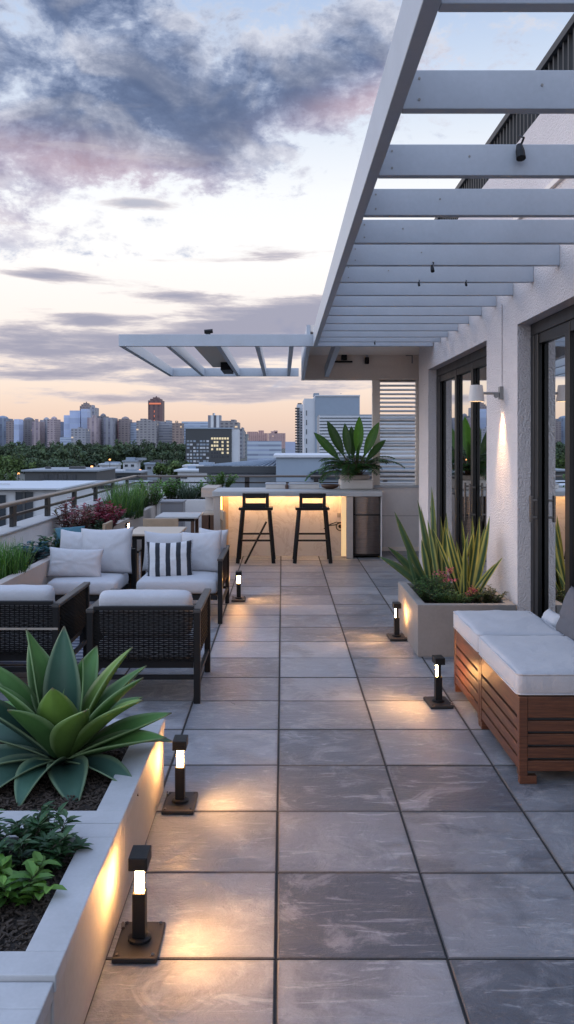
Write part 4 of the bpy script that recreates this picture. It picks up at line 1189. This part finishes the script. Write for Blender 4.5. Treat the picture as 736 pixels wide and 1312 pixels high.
# ================================================================== BOLLARDS
def bollard(label, loc, rz=0.):
    t = thing('bollard_light', label, 'bollard light', loc, rz, 'low bollard lights along the walkway')
    m = MB(); m.box(-.078,.078,-.115,.115,.0005,.022); m.build('base_plate', 'brown_base', t, bevel=.005)
    m = MB(); m.lathe([(.042,.0225),(.042,.032),(.030,.036)], 16); m.build('collar', 'black_metal', t)
    m = MB(); m.box(-.0235,.0235,-.0235,.0235,.0365,.195); m.build('post', 'black_metal', t, bevel=.003)
    m = MB(); m.lathe([(.0165,.1955),(.0165,.285)], 16); m.build('light_tube', 'bollard_glow', t, smooth=False)
    m = MB(); m.box(-.034,.034,-.045,.06,.2855,.332); m.box(-.011,.011,.026,.036,.19,.285); m.build('cap', 'black_metal', t, bevel=.003)
    m = MB(); m.tube([(-.07,.06,.026),(-.075,.085,.03),(-.076,.1,.02)], .007, 6)
    for sx in (-1,1):
        for sy in (-1,1): m.tube([(sx*.062,sy*.098,.022),(sx*.062,sy*.098,.027)], .007, 8)
    m.build('bolt', 'steel', t)
    L = bpy.data.lights.new('bollard_beam', 'SPOT'); L.energy = 26; L.color = (1.,.49,.165); L.spot_size = R(136); L.spot_blend = .9; L.shadow_soft_size = .03
    o = bpy.data.objects.new('bollard_beam', L); COL.objects.link(o); o.parent = t; o.location = (.045,0,.262)
    o.rotation_euler = Vector((1,0,-.42)).to_track_quat('-Z','Y').to_euler()
    return t
b1 = bollard('lit black bollard light nearest the camera, beside the leafy planter', (-.512,3.08,0))
BG = 'low bollard lights along the walkway'
dup(b1, (-.508,4.27,0), 0, 'lit black bollard light beside the agave planter corner', BG)
dup(b1, (1.075,5.92,0), R(184), 'lit black bollard light beside the slatted wooden bench', BG)
dup(b1, (1.055,7.92,0), R(182), 'lit black bollard light beside the snake plant planter', BG)
dup(b1, (-.50,9.85,0), 0, 'lit black bollard light beside the striped pillow chair', BG)

# ================================================================== SLATTED BENCH
def bench_module(label, loc, L, W=.72):
    """local origin at the front left corner, runs back along y"""
    t = thing('slatted_bench', label, 'bench', loc, 0, 'slatted wooden bench modules')
    P = .045
    m = MB(); m.box(.03,W-.03,.03,L-.03,.07,.44); m.build('core', 'wall_dark', t)
    for (x, y) in ((0,0),(W-P,0),(0,L-P),(W-P,L-P)):
        m = MB(); m.box(x,x+P,y,y+P,.045,.462); m.build('corner_post', 'slat_wood', t, bevel=.003)
        m = MB(); m.box(x+.004,x+P+.05 if x < .1 else x+P-.004,y+.004,y+P-.004,.0,.0445); m.build('foot', 'slat_wood', t, bevel=.003)
    m = MB(); zs = [(.350,.462)]; z = .068
    hgt = .0555
    for k in range(4): zs.append((z, z+hgt)); z += .0700
    for (z0, z1) in zs:
        m.box(.003,.025,P+.001,L-P-.001,z0,z1); m.box(W-.025,W-.003,P+.001,L-P-.001,z0,z1)
        m.box(P+.001,W-P-.001,.003,.025,z0,z1); m.box(P+.001,W-P-.001,L-.025,L-.003,z0,z1)
    m.build('slats', 'slat_wood', t, bevel=.003)
    m = MB(); m.box(.026,W-.026,.026,L-.026,.441,.455); m.build('top', 'slat_wood', t)
    c = MB(); cushion_mesh(c, W-.16, L-.010, .125, .030, .010, seed=L*5, wr=.006, n=22, M=Matrix.Translation(((W-.16)/2-.012, L/2-.004, .463))); cc = c.build('seat_cushion', 'cushion_fabric', t, smooth=True)
    q = MB(); cx_, cy_, w_, l_ = (W-.16)/2-.012, L/2-.004, (W-.16)/2, (L-.01)/2
    for zz in (.578, .474):
        pts = []
        for (sx, sy, a0) in ((1,1,0),(-1,1,90),(-1,-1,180),(1,-1,270)):
            for k in range(5):
                a = R(a0+k*22.5); pts.append((cx_+sx*(w_-.032)+.030*cos(a), cy_+sy*(l_-.032)+.030*sin(a), zz))
        pts.append(pts[0]); q.tube(pts, .0042, 6, cap=False)
    q.build('piping', 'cushion_fabric', cc, smooth=True)
bench_module('near module of the slatted brown bench with white cushion', (1.25,4.53,0), .915)
bench_module('far module of the slatted brown bench with white cushion', (1.25,5.455,0), .80)
pillow('grey_pillow', 'charcoal grey pillow leaning at the back of the wooden bench', 'pillow', (1.90,5.42,.66), .62,.40,.16, 'grey_fabric', R(-18), R(-84), R(0), 12)
pillow('scatter_pillow', 'thin white pillow lying behind the far bench cushion', 'pillow', (1.87,5.95,.56), .3,.16,.10, 'cushion_fabric', R(-30), R(-85), R(0), 13)

# ================================================================== CITY
GZ = -12.2
def city_block(name, label, px0, px1, ytop, Y, depth, col, style, roof=None, cat='building', group=None):
    a, b = at(px0, ytop, Y), at(px1, ytop, Y)
    w = b.x-a.x
    o = MB(); H = a.z-GZ
    o.box(0, w, 0, depth, 0, H)
    rr = random.Random(int(px0*13+ytop))
    if roof == 'boxes':
        for k in range(max(1, int(w/14))):
            x = rr.uniform(.05,.7)*w; o.box(x, x+rr.uniform(.12,.28)*w, depth*.2, depth*.7, H, H+rr.uniform(2,5)*Y/1500)
    elif roof == 'crown':
        u = Y/1100
        o.box(w*.12, w*.88, depth*.1, depth*.9, H, H+2.2*u); o.box(w*.3, w*.7, depth*.2, depth*.8, H+2.2*u, H+4.2*u); o.box(w*.46, w*.54, depth*.45, depth*.55, H+4.2*u, H+6.*u)
    elif roof == 'dome':
        u = Y/1100; o.lathe([(w*.42,H),(w*.40,H+1.4*u),(w*.28,H+2.8*u),(w*.08,H+3.8*u)], 10, (w/2,depth/2,0))
    elif roof == 'steps':
        u = Y/1100; o.box(w*.0, w*.5, 0, depth, H, H+2.*u); o.box(w*.55, w*.8, depth*.1, depth, H, H+3.6*u)
    ob = o.build(name, style, None, loc=(a.x, Y, GZ))
    ob.color = (*col, 1)
    tag(ob, label, cat, group)
    return ob
BL, BR, PK, GY, LB, DKB = (.19,.23,.30), (.23,.19,.19), (.36,.29,.30), (.28,.285,.32), (.38,.45,.55), (.17,.16,.175)  # distance haze put into the skyline colours, lightened towards blue
SK = 'distant towers on the skyline'
for (x0,x1,yt,Y,dp,c,st,rf,lab) in (
    (-60,-38,536,1500,40,BL,'facade_flats','boxes','blue grey tower beyond the left edge of the photo'),
    (-36,-12,540,1480,40,BR,'facade_flats','boxes','brown tower just beyond the left edge of the photo'),
    (-10,8,536,1500,40,BL,'facade_ribs','dome','dark blue tower with rounded roof at the far left'),
    (8,17.5,540,1450,30,BR,'facade_flats','boxes','low dark brown tower second from the left'),
    (18,24.5,537,1400,24,LB,'facade_slab',None,'slim pale blue slab tower near the left'),
    (24.5,41,538,1500,40,DKB,'facade_flats','dome','wide dark grey block right of the slim blue slab'),
    (41,51.5,540,1420,30,PK,'facade_ribs','boxes','pinkish ribbed tower left of centre of the far left row'),
    (51.5,61,538,1460,34,GY,'facade_ribs','dome','grey tower between two pinkish ones at the left'),
    (61,71,537,1400,34,PK,'facade_flats','dome','pinkish brown tower with domed roof'),
    (71,77,540,1440,30,BL,'facade_slab',None,'narrow blue tower at the right end of the far left row'),
    (77,92,560,1300,20,LB,'facade_bands',None,'very low white block in the gap of the skyline'),
    (82,89.5,532,1350,30,LB,'facade_slab',None,'smaller pale blue slab left of the tall blue one'),
    (89.5,103,526,1340,40,LB,'facade_slab',None,'tall wide pale blue slab tower'),
    (102.5,113,520,1500,40,BR,'facade_flats','crown','brown tower with crowned top behind the blue slabs'),
    (104,112,524,1330,24,(.32,.38,.46),'facade_slab',None,'pale blue grey slab right of the tall blue one'),
    (113,121.5,522,1450,34,GY,'facade_ribs','boxes','grey purple tower right of the crowned brown tower'),
    (91.5,110,549,1250,30,GY,'facade_flats','boxes','low grey block before the pale blue slabs'),
    (112,125,535,1300,30,PK,'facade_ribs','boxes','pinkish tower right of the low grey block'),
    (125,134,533,1380,36,DKB,'facade_flats','dome','dark brown tower with domed roof mid skyline'),
    (133,145,535,1320,36,GY,'facade_ribs',None,'grey blue flat roofed tower mid skyline'),
    (145,152,539,1400,36,(.21,.10,.10),'facade_flats','boxes','dull red tower mid skyline'),
    (152,164.5,537,1340,36,BR,'facade_flats','dome','brown rounded top tower left of the pale glass block'),
    (164.5,175,541,1360,30,LB,'facade_bands',None,'pale glass block left of the grey flats'),
    (175,201,539,1200,34,(.25,.24,.25),'facade_flats','boxes','wide grey apartment block at the foot of the tall brown tower'),
    (190,208,513,1280,26,(.145,.085,.085),'facade_ribs','crown','tallest brown tower with red lit crown'),
    (201,221,542,1220,34,(.28,.29,.32),'facade_bands','steps','pale banded block right of the tall brown tower'),
    (221,233,542,1190,30,(.25,.19,.17),'facade_flats','boxes','tan block right of the pale banded one'),
    (233,267,540,1240,40,LB,'facade_bands',None,'wide pale blue glass block behind the dark office'),
    (266.7,283,532,1150,20,(.55,.57,.60),'facade_stripes','boxes','black and white vertical striped tower'),
    (283,306,541,1000,40,(.22,.21,.22),'facade_flats','steps','grey apartment block right of the striped tower'),
    (306,312,551,800,40,(.20,.21,.24),'facade_flats','steps','stepped grey block at the right side of the dark office'),
    (312,317,556,900,40,(.16,.18,.20),'facade_flats','boxes','narrow low grey block beside the stepped one'),
    (317,343,555,2400,60,(.42,.27,.25),'facade_flats','steps','far hazy pink towers left of centre gap'),
    (344,366,555,2300,60,(.40,.27,.26),'facade_flats','boxes','far hazy pink block right of centre gap'),
    (317,361,565,700,30,(.36,.42,.50),'facade_bands',None,'low pale blue banded block in the centre gap'),
    (366,379,566,600,30,(.33,.37,.44),'facade_slab',None,'small pale blue grey block left of the balcony tower')):
    ob = city_block('city_tower', lab, x0,x1,yt,Y,dp,c,st,rf, 'building', SK)
    if 'tallest' in lab:
        m = MB(); w = (208-190)*1280/1100; H = at(190,513,1280).z-GZ
        m.box(w*.08,w*.92,-.6,-.1,H-6,H-3.6); m.build('light_band', 'crown_glow', ob)
        for k in range(7):
            m = MB(); m.box(w*.42,w*.47,-.6,-.1,H-18-k*7,H-15-k*7); m.build('lit_window', 'crown_glow', ob)

# dark office block with real windows
def office():
    Y = 330.; a = at(238,549.5,Y); b = at(297,549.5,Y); w = b.x-a.x; H = a.z-GZ
    t = thing('office_block', 'dark glass office block with rows of lit yellow windows', 'office block', (a.x,Y,GZ))
    m = MB(); m.box(0,w,0,12,0,H); m.build('wall', 'wall_dark', t)
    m = MB(); m.box(w+.01,w+2.6,.5,12,0,H-.2); m.build('side_wall', 'wall_pale', t)
    m = MB(); m.box(-.2,w+.2,-.3,12,H+.001,H+.5); m.build('roof', 'wall_blue', t)
    r = random.Random(3); u = Y/1100.
    for row in range(6):
        for k in range(7):
            x0 = (270.8+k*3.35-238)*u; z1 = at(0,560.5+row*4.6,Y).z-GZ
            lit = r.random() < .68 and row < 5
            m = MB(); m.box(x0,x0+2.5*u,-.12,-.01,z1-2.6*u,z1); m.build('window', 'lit_window' if lit else 'glass_dark', t)
    for row in range(8):
        for k in range(7):
            if (row+k) % 7 == 3: continue
            x0 = (239.6+k*4.2-238)*u; z1 = at(0,564+row*4.3,Y).z-GZ
            m = MB(); m.box(x0,x0+r.uniform(2.2,3.7)*u,-.12,-.01,z1-2.4*u,z1); m.build('window', ('wall_pale','roof_grey','wall_blue')[r.randrange(3)], t)
office()

def balcony_tower():
    Y = 240.; u = Y/1100.; a = at(379,518,Y)
    t = thing('balcony_tower', 'narrow tower with stacked dark balconies beside the blue office slab', 'building', (a.x,Y,GZ)); H = a.z-GZ
    m = MB(); m.box(2*u,11*u,0,10,0,H); m.build('wall', 'wall_pale', t)
    for k in range(17):
        z = H-1.-k*3.3*u*1.05
        m = MB(); m.box(-.5*u,5*u,-1.2,2,z-1.6*u,z); m.build('balcony', 'wall_dark', t)
    for k in range(16):
        z = H-2-k*3.4*u
        m = MB(); m.box(6.4*u,8.2*u,-.1,-.01,z-1.6*u,z); m.build('window', 'glass_dark', t)
    m = MB(); m.box(3*u,8*u,2,8,H,H+2*u); m.build('roof_box', 'wall_dark', t)
balcony_tower()
def blue_slab():
    Y = 215.; u = Y/1100.; a = at(390,508,Y); H = a.z-GZ
    t = thing('blue_office_slab', 'large plain blue grey office slab rising behind the bar plant', 'office block', (a.x,Y,GZ))
    m = MB(); m.box(0,14*u,0,16,0,H-.5); m.build('side_wall', 'wall_pale', t)
    m = MB(); m.box(14*u+.01,71*u,-.4,16,0,H); m.build('wall', 'wall_blue', t)
    m = MB(); m.box(14*u,71.4*u,-.6,16.2,H+.001,H+.35); m.build('roof_edge', 'wall_pale', t)
    m = MB(); m.box(13*u,20*u,4,9,H+.36,H+1.1); m.box(47*u,51*u,4,7,H+.36,H+2.2*u); m.tube([(49*u,5.5,H+1),(49*u,5.5,H+6*u)], .12, 6); m.build('roof_plant', 'roof_grey', t)
    for k in range(11):
        m = MB(); z = H-3.5-k*2.35; m.box(2.5*u,3.6*u,-.1,-.01,z-1.3,z); m.build('window', 'glass_dark', t)
blue_slab()
def louvre_block():
    Y = 170.; u = Y/1100.; a = at(410,531,Y); H = a.z-GZ
    t = thing('louvred_block', 'long pale block with horizontal louvres seen behind the bar plant', 'building', (a.x,Y,GZ))
    w = 150*u
    m = MB(); m.box(0,w,0,14,0,H); m.build('wall', 'roof_grey', t)
    for k in range(14):
        z = H-.3-k*.62; m = MB(); m.box(-.1,w+.1,-.35,-.01,z-.34,z); m.build('louvre', 'wall_pale', t)
    m = MB(); m.box(6*u,60*u,-.3,-.02,H-10.3,H-9.2); m.build('window_band', 'glass_dark', t)
louvre_block()

# nearer roofs right behind the terrace
def curved_roof():
    Y = 70.; u = Y/1100.
    t = thing('curved_roof_hall', 'hall with shallow curved grey standing seam roof behind the bar', 'building', (0,Y,0))
    x0, x1 = (262-362)*u, (357-362)*u
    m = MB(); n = 30
    z0, z1 = at(0,597,Y).z, at(0,583.5,Y+14).z
    rows = []
    for k in range(n+1):
        f = k/n; x = x0+(x1-x0)*f
        rows.append([m.vert((x,0,z0)), m.vert((x+ (1-f)*7., 9., z0+(z1-z0)*.75)), m.vert((x+(1-f)*12.,16.,z1))])
    for k in range(n):
        for j in range(2): m.face((rows[k][j],rows[k+1][j],rows[k+1][j+1],rows[k][j+1]))
    rf = m.build('roof', 'roof_grey', t)
    s = MB()
    for k in range(0,n+1,2):
        f = k/n; x = x0+(x1-x0)*f
        s.bar((x,-.1,z0+.05),(x+(1-f)*7.,9.,z0+(z1-z0)*.75+.05),.09,.1); s.bar((x+(1-f)*7.,9.,z0+(z1-z0)*.75+.05),(x+(1-f)*12.,16.,z1+.05),.09,.1)
    s.build('seams', 'wall_blue', rf)
    m = MB(); m.box(x0-.4,x1+1.6,-.5,.0,z0-.55,z0-.02); m.build('eave', 'wall_dark', t)
    m = MB(); m.box(x0+.2,x1+1.3,.3,14,GZ,z0-.56); m.build('wall', 'roof_grey', t)
curved_roof()
def flat_block():
    Y = 64.; u = Y/1100.; a = at(354,583.5,Y)
    t = thing('flat_roof_block', 'blue grey flat roofed block right behind the bar plant', 'building', (a.x,Y,0))
    m = MB(); m.box(0,200*u,0,14,GZ,a.z-.15); m.build('wall', 'wall_blue', t)
    m = MB(); m.box(-.2,201*u,-.2,14.2,a.z-.149,a.z+.02); m.build('roof_edge', 'wall_pale', t)
    m = MB(); m.box(44*u,200*u,-.3,-.01,a.z-1.75,a.z-1.2); m.build('window_band', 'glass_dark', t)
flat_block()
def plain_shed(name, label, x0,x1,yt,Y,dp,mat,fas,wins):
    u = Y/1100.; a = at(x0,yt,Y); w = (x1-x0)*u
    t = thing(name, label, 'building', (a.x,Y,0))
    m = MB(); m.box(0,w,0,dp,GZ,a.z-.5*u*4); m.build('wall', mat, t)
    m = MB(); m.box(-.4,w+.4,-.5,dp,a.z-.5*u*4+.001,a.z); m.build('roof', fas, t)
    rc = random.Random(int(x0+yt))
    for k in range(max(2, int(w/4))):
        xx = rc.uniform(.04,.9)*w; hh = rc.uniform(.10,.28)*Y/80.; ww = rc.uniform(.5,1.6)*Y/80.; yy = rc.uniform(.1,.7)*dp
        m = MB(); m.box(xx,xx+ww,yy,yy+ww*.6,a.z+.001,a.z+hh); m.build('roof_unit', rc.choice(('roof_grey','wall_dark','wall_blue','wall_pale')), t)
    for (p0,p1,q0,q1) in wins:
        z1 = at(0,q0,Y).z; z0 = at(0,q1,Y).z
        m = MB(); m.box((p0-x0)*u,(p1-x0)*u,-.12,-.01,z0,z1); wv = m.build('window', 'glass_dark', t)
        m = MB(); xm = ((p0+p1)/2-x0)*u; m.box(xm-.06,xm+.06,-.18,-.121,z0,z1); m.build('mullion', 'wall_dark', wv)
plain_shed('pavilion', 'nearest white roofed low building at the left edge', -120,72,625,48,9,'wall_pale','roof_white',[(-80,-60,636,680),(-40,-20,636,680),(-18,8,634,680),(21,43,630,680)])
plain_shed('pavilion', 'black glazed low building with white fascia behind the left railing', 32,124,602,125,14,'wall_dark','roof_grey',[(52,62,608,617),(64,74,608,617),(76,86,608,617),(88,98,608,617)])
plain_shed('pavilion', 'long white building with dark window strips behind the left railing', 40,178,619,80,6,'wall_pale','roof_grey',[(52,78,627,632),(80,104,621,627),(108,150,622,626),(62,100,637,640)])
plain_shed('pavilion', 'low dark block right of the black glazed building', 122,180,604,150,8,'wall_dark','roof_grey',[(128,140,610,614),(150,166,610,614)])
plain_shed('pavilion', 'small white shed before the curved roof hall', 228,270,602,100,10,'wall_pale','roof_white',[(232,240,609,613)])
plain_shed('pavilion', 'grey low shop in front of the dark office', 236,268,596,210,10,'roof_grey','wall_pale',[(240,262,599,602)])
plain_shed('pavilion', 'tiny pale house among trees at left of centre', 158,175,590,360,10,'wall_pale','roof_grey',[(160,164,595,598),(168,172,595,598)])
plain_shed('pavilion', 'tiny pale house with grey roof right of the pale kiosk', 186,202,593,330,10,'roof_grey','wall_blue',[(189,194,598,601)])
plain_shed('pavilion', 'pale kiosk at the edge of the wood', 128,150,594,340,8,'wall_pale','roof_white',[(131,138,598,601)])
# street lamps among the low roofs
def street_lamp(label, px, py, Y):
    p = at(px,py,Y); t = thing('street_lamp', label, 'street lamp', (p.x,Y,GZ), 0, 'lit street lamps at the wood edge')
    m = MB(); m.tube([(0,0,0),(0,0,p.z-GZ)], .12, 6); m.build('pole', 'wall_dark', t)
    m = MB(); m.lathe([(.05,-.25),(.35,-.2),(.40,.1),(.2,.3)], 8, (0,0,p.z-GZ)); m.build('lamp_head', 'street_glow', t)
street_lamp('orange street lamp above the black glazed building', 141,589,320)
street_lamp('orange lamp low before the feathery grass', 180,603,220)
street_lamp('small orange lamp at the far left tree line', 24,607,260)
street_lamp('small orange lamp left of the low dark block', 118,598,260)

# trees
def crown_pts(mb, r, c, rx, ry, rz, n, s, cols):
    clumps = []
    for _ in range(max(7, n//55)):
        v = Vector((r.gauss(0,1), r.gauss(0,1), r.gauss(0,1))).normalized()*r.uniform(.35,1.)
        clumps.append((Vector((v.x*rx, v.y*ry, v.z*rz*.9)), r.uniform(.28,.52), r.uniform(.75,1.2)))
    for _ in range(n):
        q, k, br = r.choice(clumps)
        v = Vector((r.gauss(0,1), r.gauss(0,1), r.gauss(0,1))).normalized()*(r.random()**.4)
        p = Vector(c)+q+Vector((v.x*rx*k, v.y*ry*k, v.z*rz*k))
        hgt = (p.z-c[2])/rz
        col = r.choice(cols); f = br*(.85+.25*max(-.6,min(1,hgt)))*r.uniform(.85,1.15)*(.9+.2*max(0,v.z))  # shading put into leaf colour: lighter towards crown top and clump tops
        col = tuple(x*f for x in col)
        nn = (v+Vector((r.gauss(0,.5),r.gauss(0,.5),r.gauss(.3,.5)))).normalized(); a = nn.orthogonal().normalized(); b = nn.cross(a); L = s*r.uniform(.6,1.3)
        an = r.uniform(0,6.28); a, b = a*cos(an)+b*sin(an), b*cos(an)-a*sin(an)
        i = [mb.vert(p+a*L, col), mb.vert(p+b*L*.62+nn*L*.15, col), mb.vert(p-a*L, col), mb.vert(p-b*L*.62-nn*L*.1, col)]
        mb.face(i)
TC = [(.050,.078,.042),(.060,.090,.045),(.042,.066,.040),(.066,.096,.046)]
def wood():
    r = random.Random(17); mb = MB(); tk = MB()
    for row in range(7):
        Y = 400+row*48
        x = -560.
        while x < -40 + (row < 3)*4:
            H = r.uniform(10.2,13.8)+row*.60; w = r.uniform(6.,12.5)
            if (x*1100/Y+362) < 236 + row*1:
                n = int(48*w) if x*1100/Y+362 > -70 else 60
                k = r.uniform(.7,1.35); cols = [tuple(v*k for v in c) for c in TC]
                crown_pts(mb, r, (x, Y+r.uniform(-20,20), GZ+H*.6), w*.62, w*.62, H*.42, n, .85 if n > 100 else 2.2, cols)
                mb.col = (.03,.022,.018); mb.tube([(x,Y,GZ),(x,Y,GZ+H*.4)], .35, 5); mb.col = (1,1,1)
            x += r.uniform(7.5,12.)
    o = mb.build('far_wood', 'tree_leaf'); o['kind'] = 'stuff'; o['label'] = 'dark green wood stretching below the skyline'; o['category'] = 'wood'
wood()
def tree(label, px, ytop, Y, w, cols, seed, n=900):
    p = at(px,ytop,Y); H = p.z-GZ; r = random.Random(seed)
    t = thing('city_tree', label, 'tree', (p.x,Y,GZ), 0, 'nearer trees at the edge of the wood')
    m = MB(); m.tube([(0,0,0),(.1,0,H*.3),(0,.1,H*.6)], [.35,.26,.12], 7)
    for k in range(5):
        a = r.uniform(0,6.28); m.tube([(0,0,H*.32),(cos(a)*w*.3,sin(a)*w*.3,H*.6)], [.15,.05], 5)
    m.build('trunk', 'bark', t, smooth=True)
    m = MB(); crown_pts(m, r, (0,0,H*.62), w*.55, w*.55, H*.38, n, .6*Y/300, cols); m.build('crown', 'tree_leaf', t)
YG = [(.075,.115,.035),(.088,.135,.04),(.06,.095,.035)]
tree('round light green tree at the far left edge of the wood', 15,581,300,13,YG,61,1300)
tree('light green tree low at the left edge behind the white roof', 0,599,220,9,YG,62)
tree('dark tree right of the round light green one', 40,588,310,11,TC,63)
tree('dark tree above the black glazed building', 66,588,320,13,TC,64,1100)
tree('dark tree left of the orange street lamp', 95,588,330,12,TC,65)
tree('dark tree right of the orange street lamp', 160,589,380,9,TC,66)
tree('dark tree between the two tiny pale houses', 180,590,390,9,TC,67)
tree('tall thin dark tree left of the dark office', 206,590,300,5,YG,68,500)
tree('olive tree at the left corner of the dark office', 232,589,290,8,YG,69,900)
tree('dark tree right of the tiny grey roofed house', 220,590,400,10,TC,70)
# office blocks and trees that the door glass and louvres look towards
city_block('city_tower', 'grey flats seen through the louvred screen', 484,506,560,420,30,GY,'facade_flats','boxes','building',SK)
city_block('city_tower', 'dark flats seen through the louvred screen at right', 506,545,543,380,30,BL,'facade_bands','boxes','building',SK)
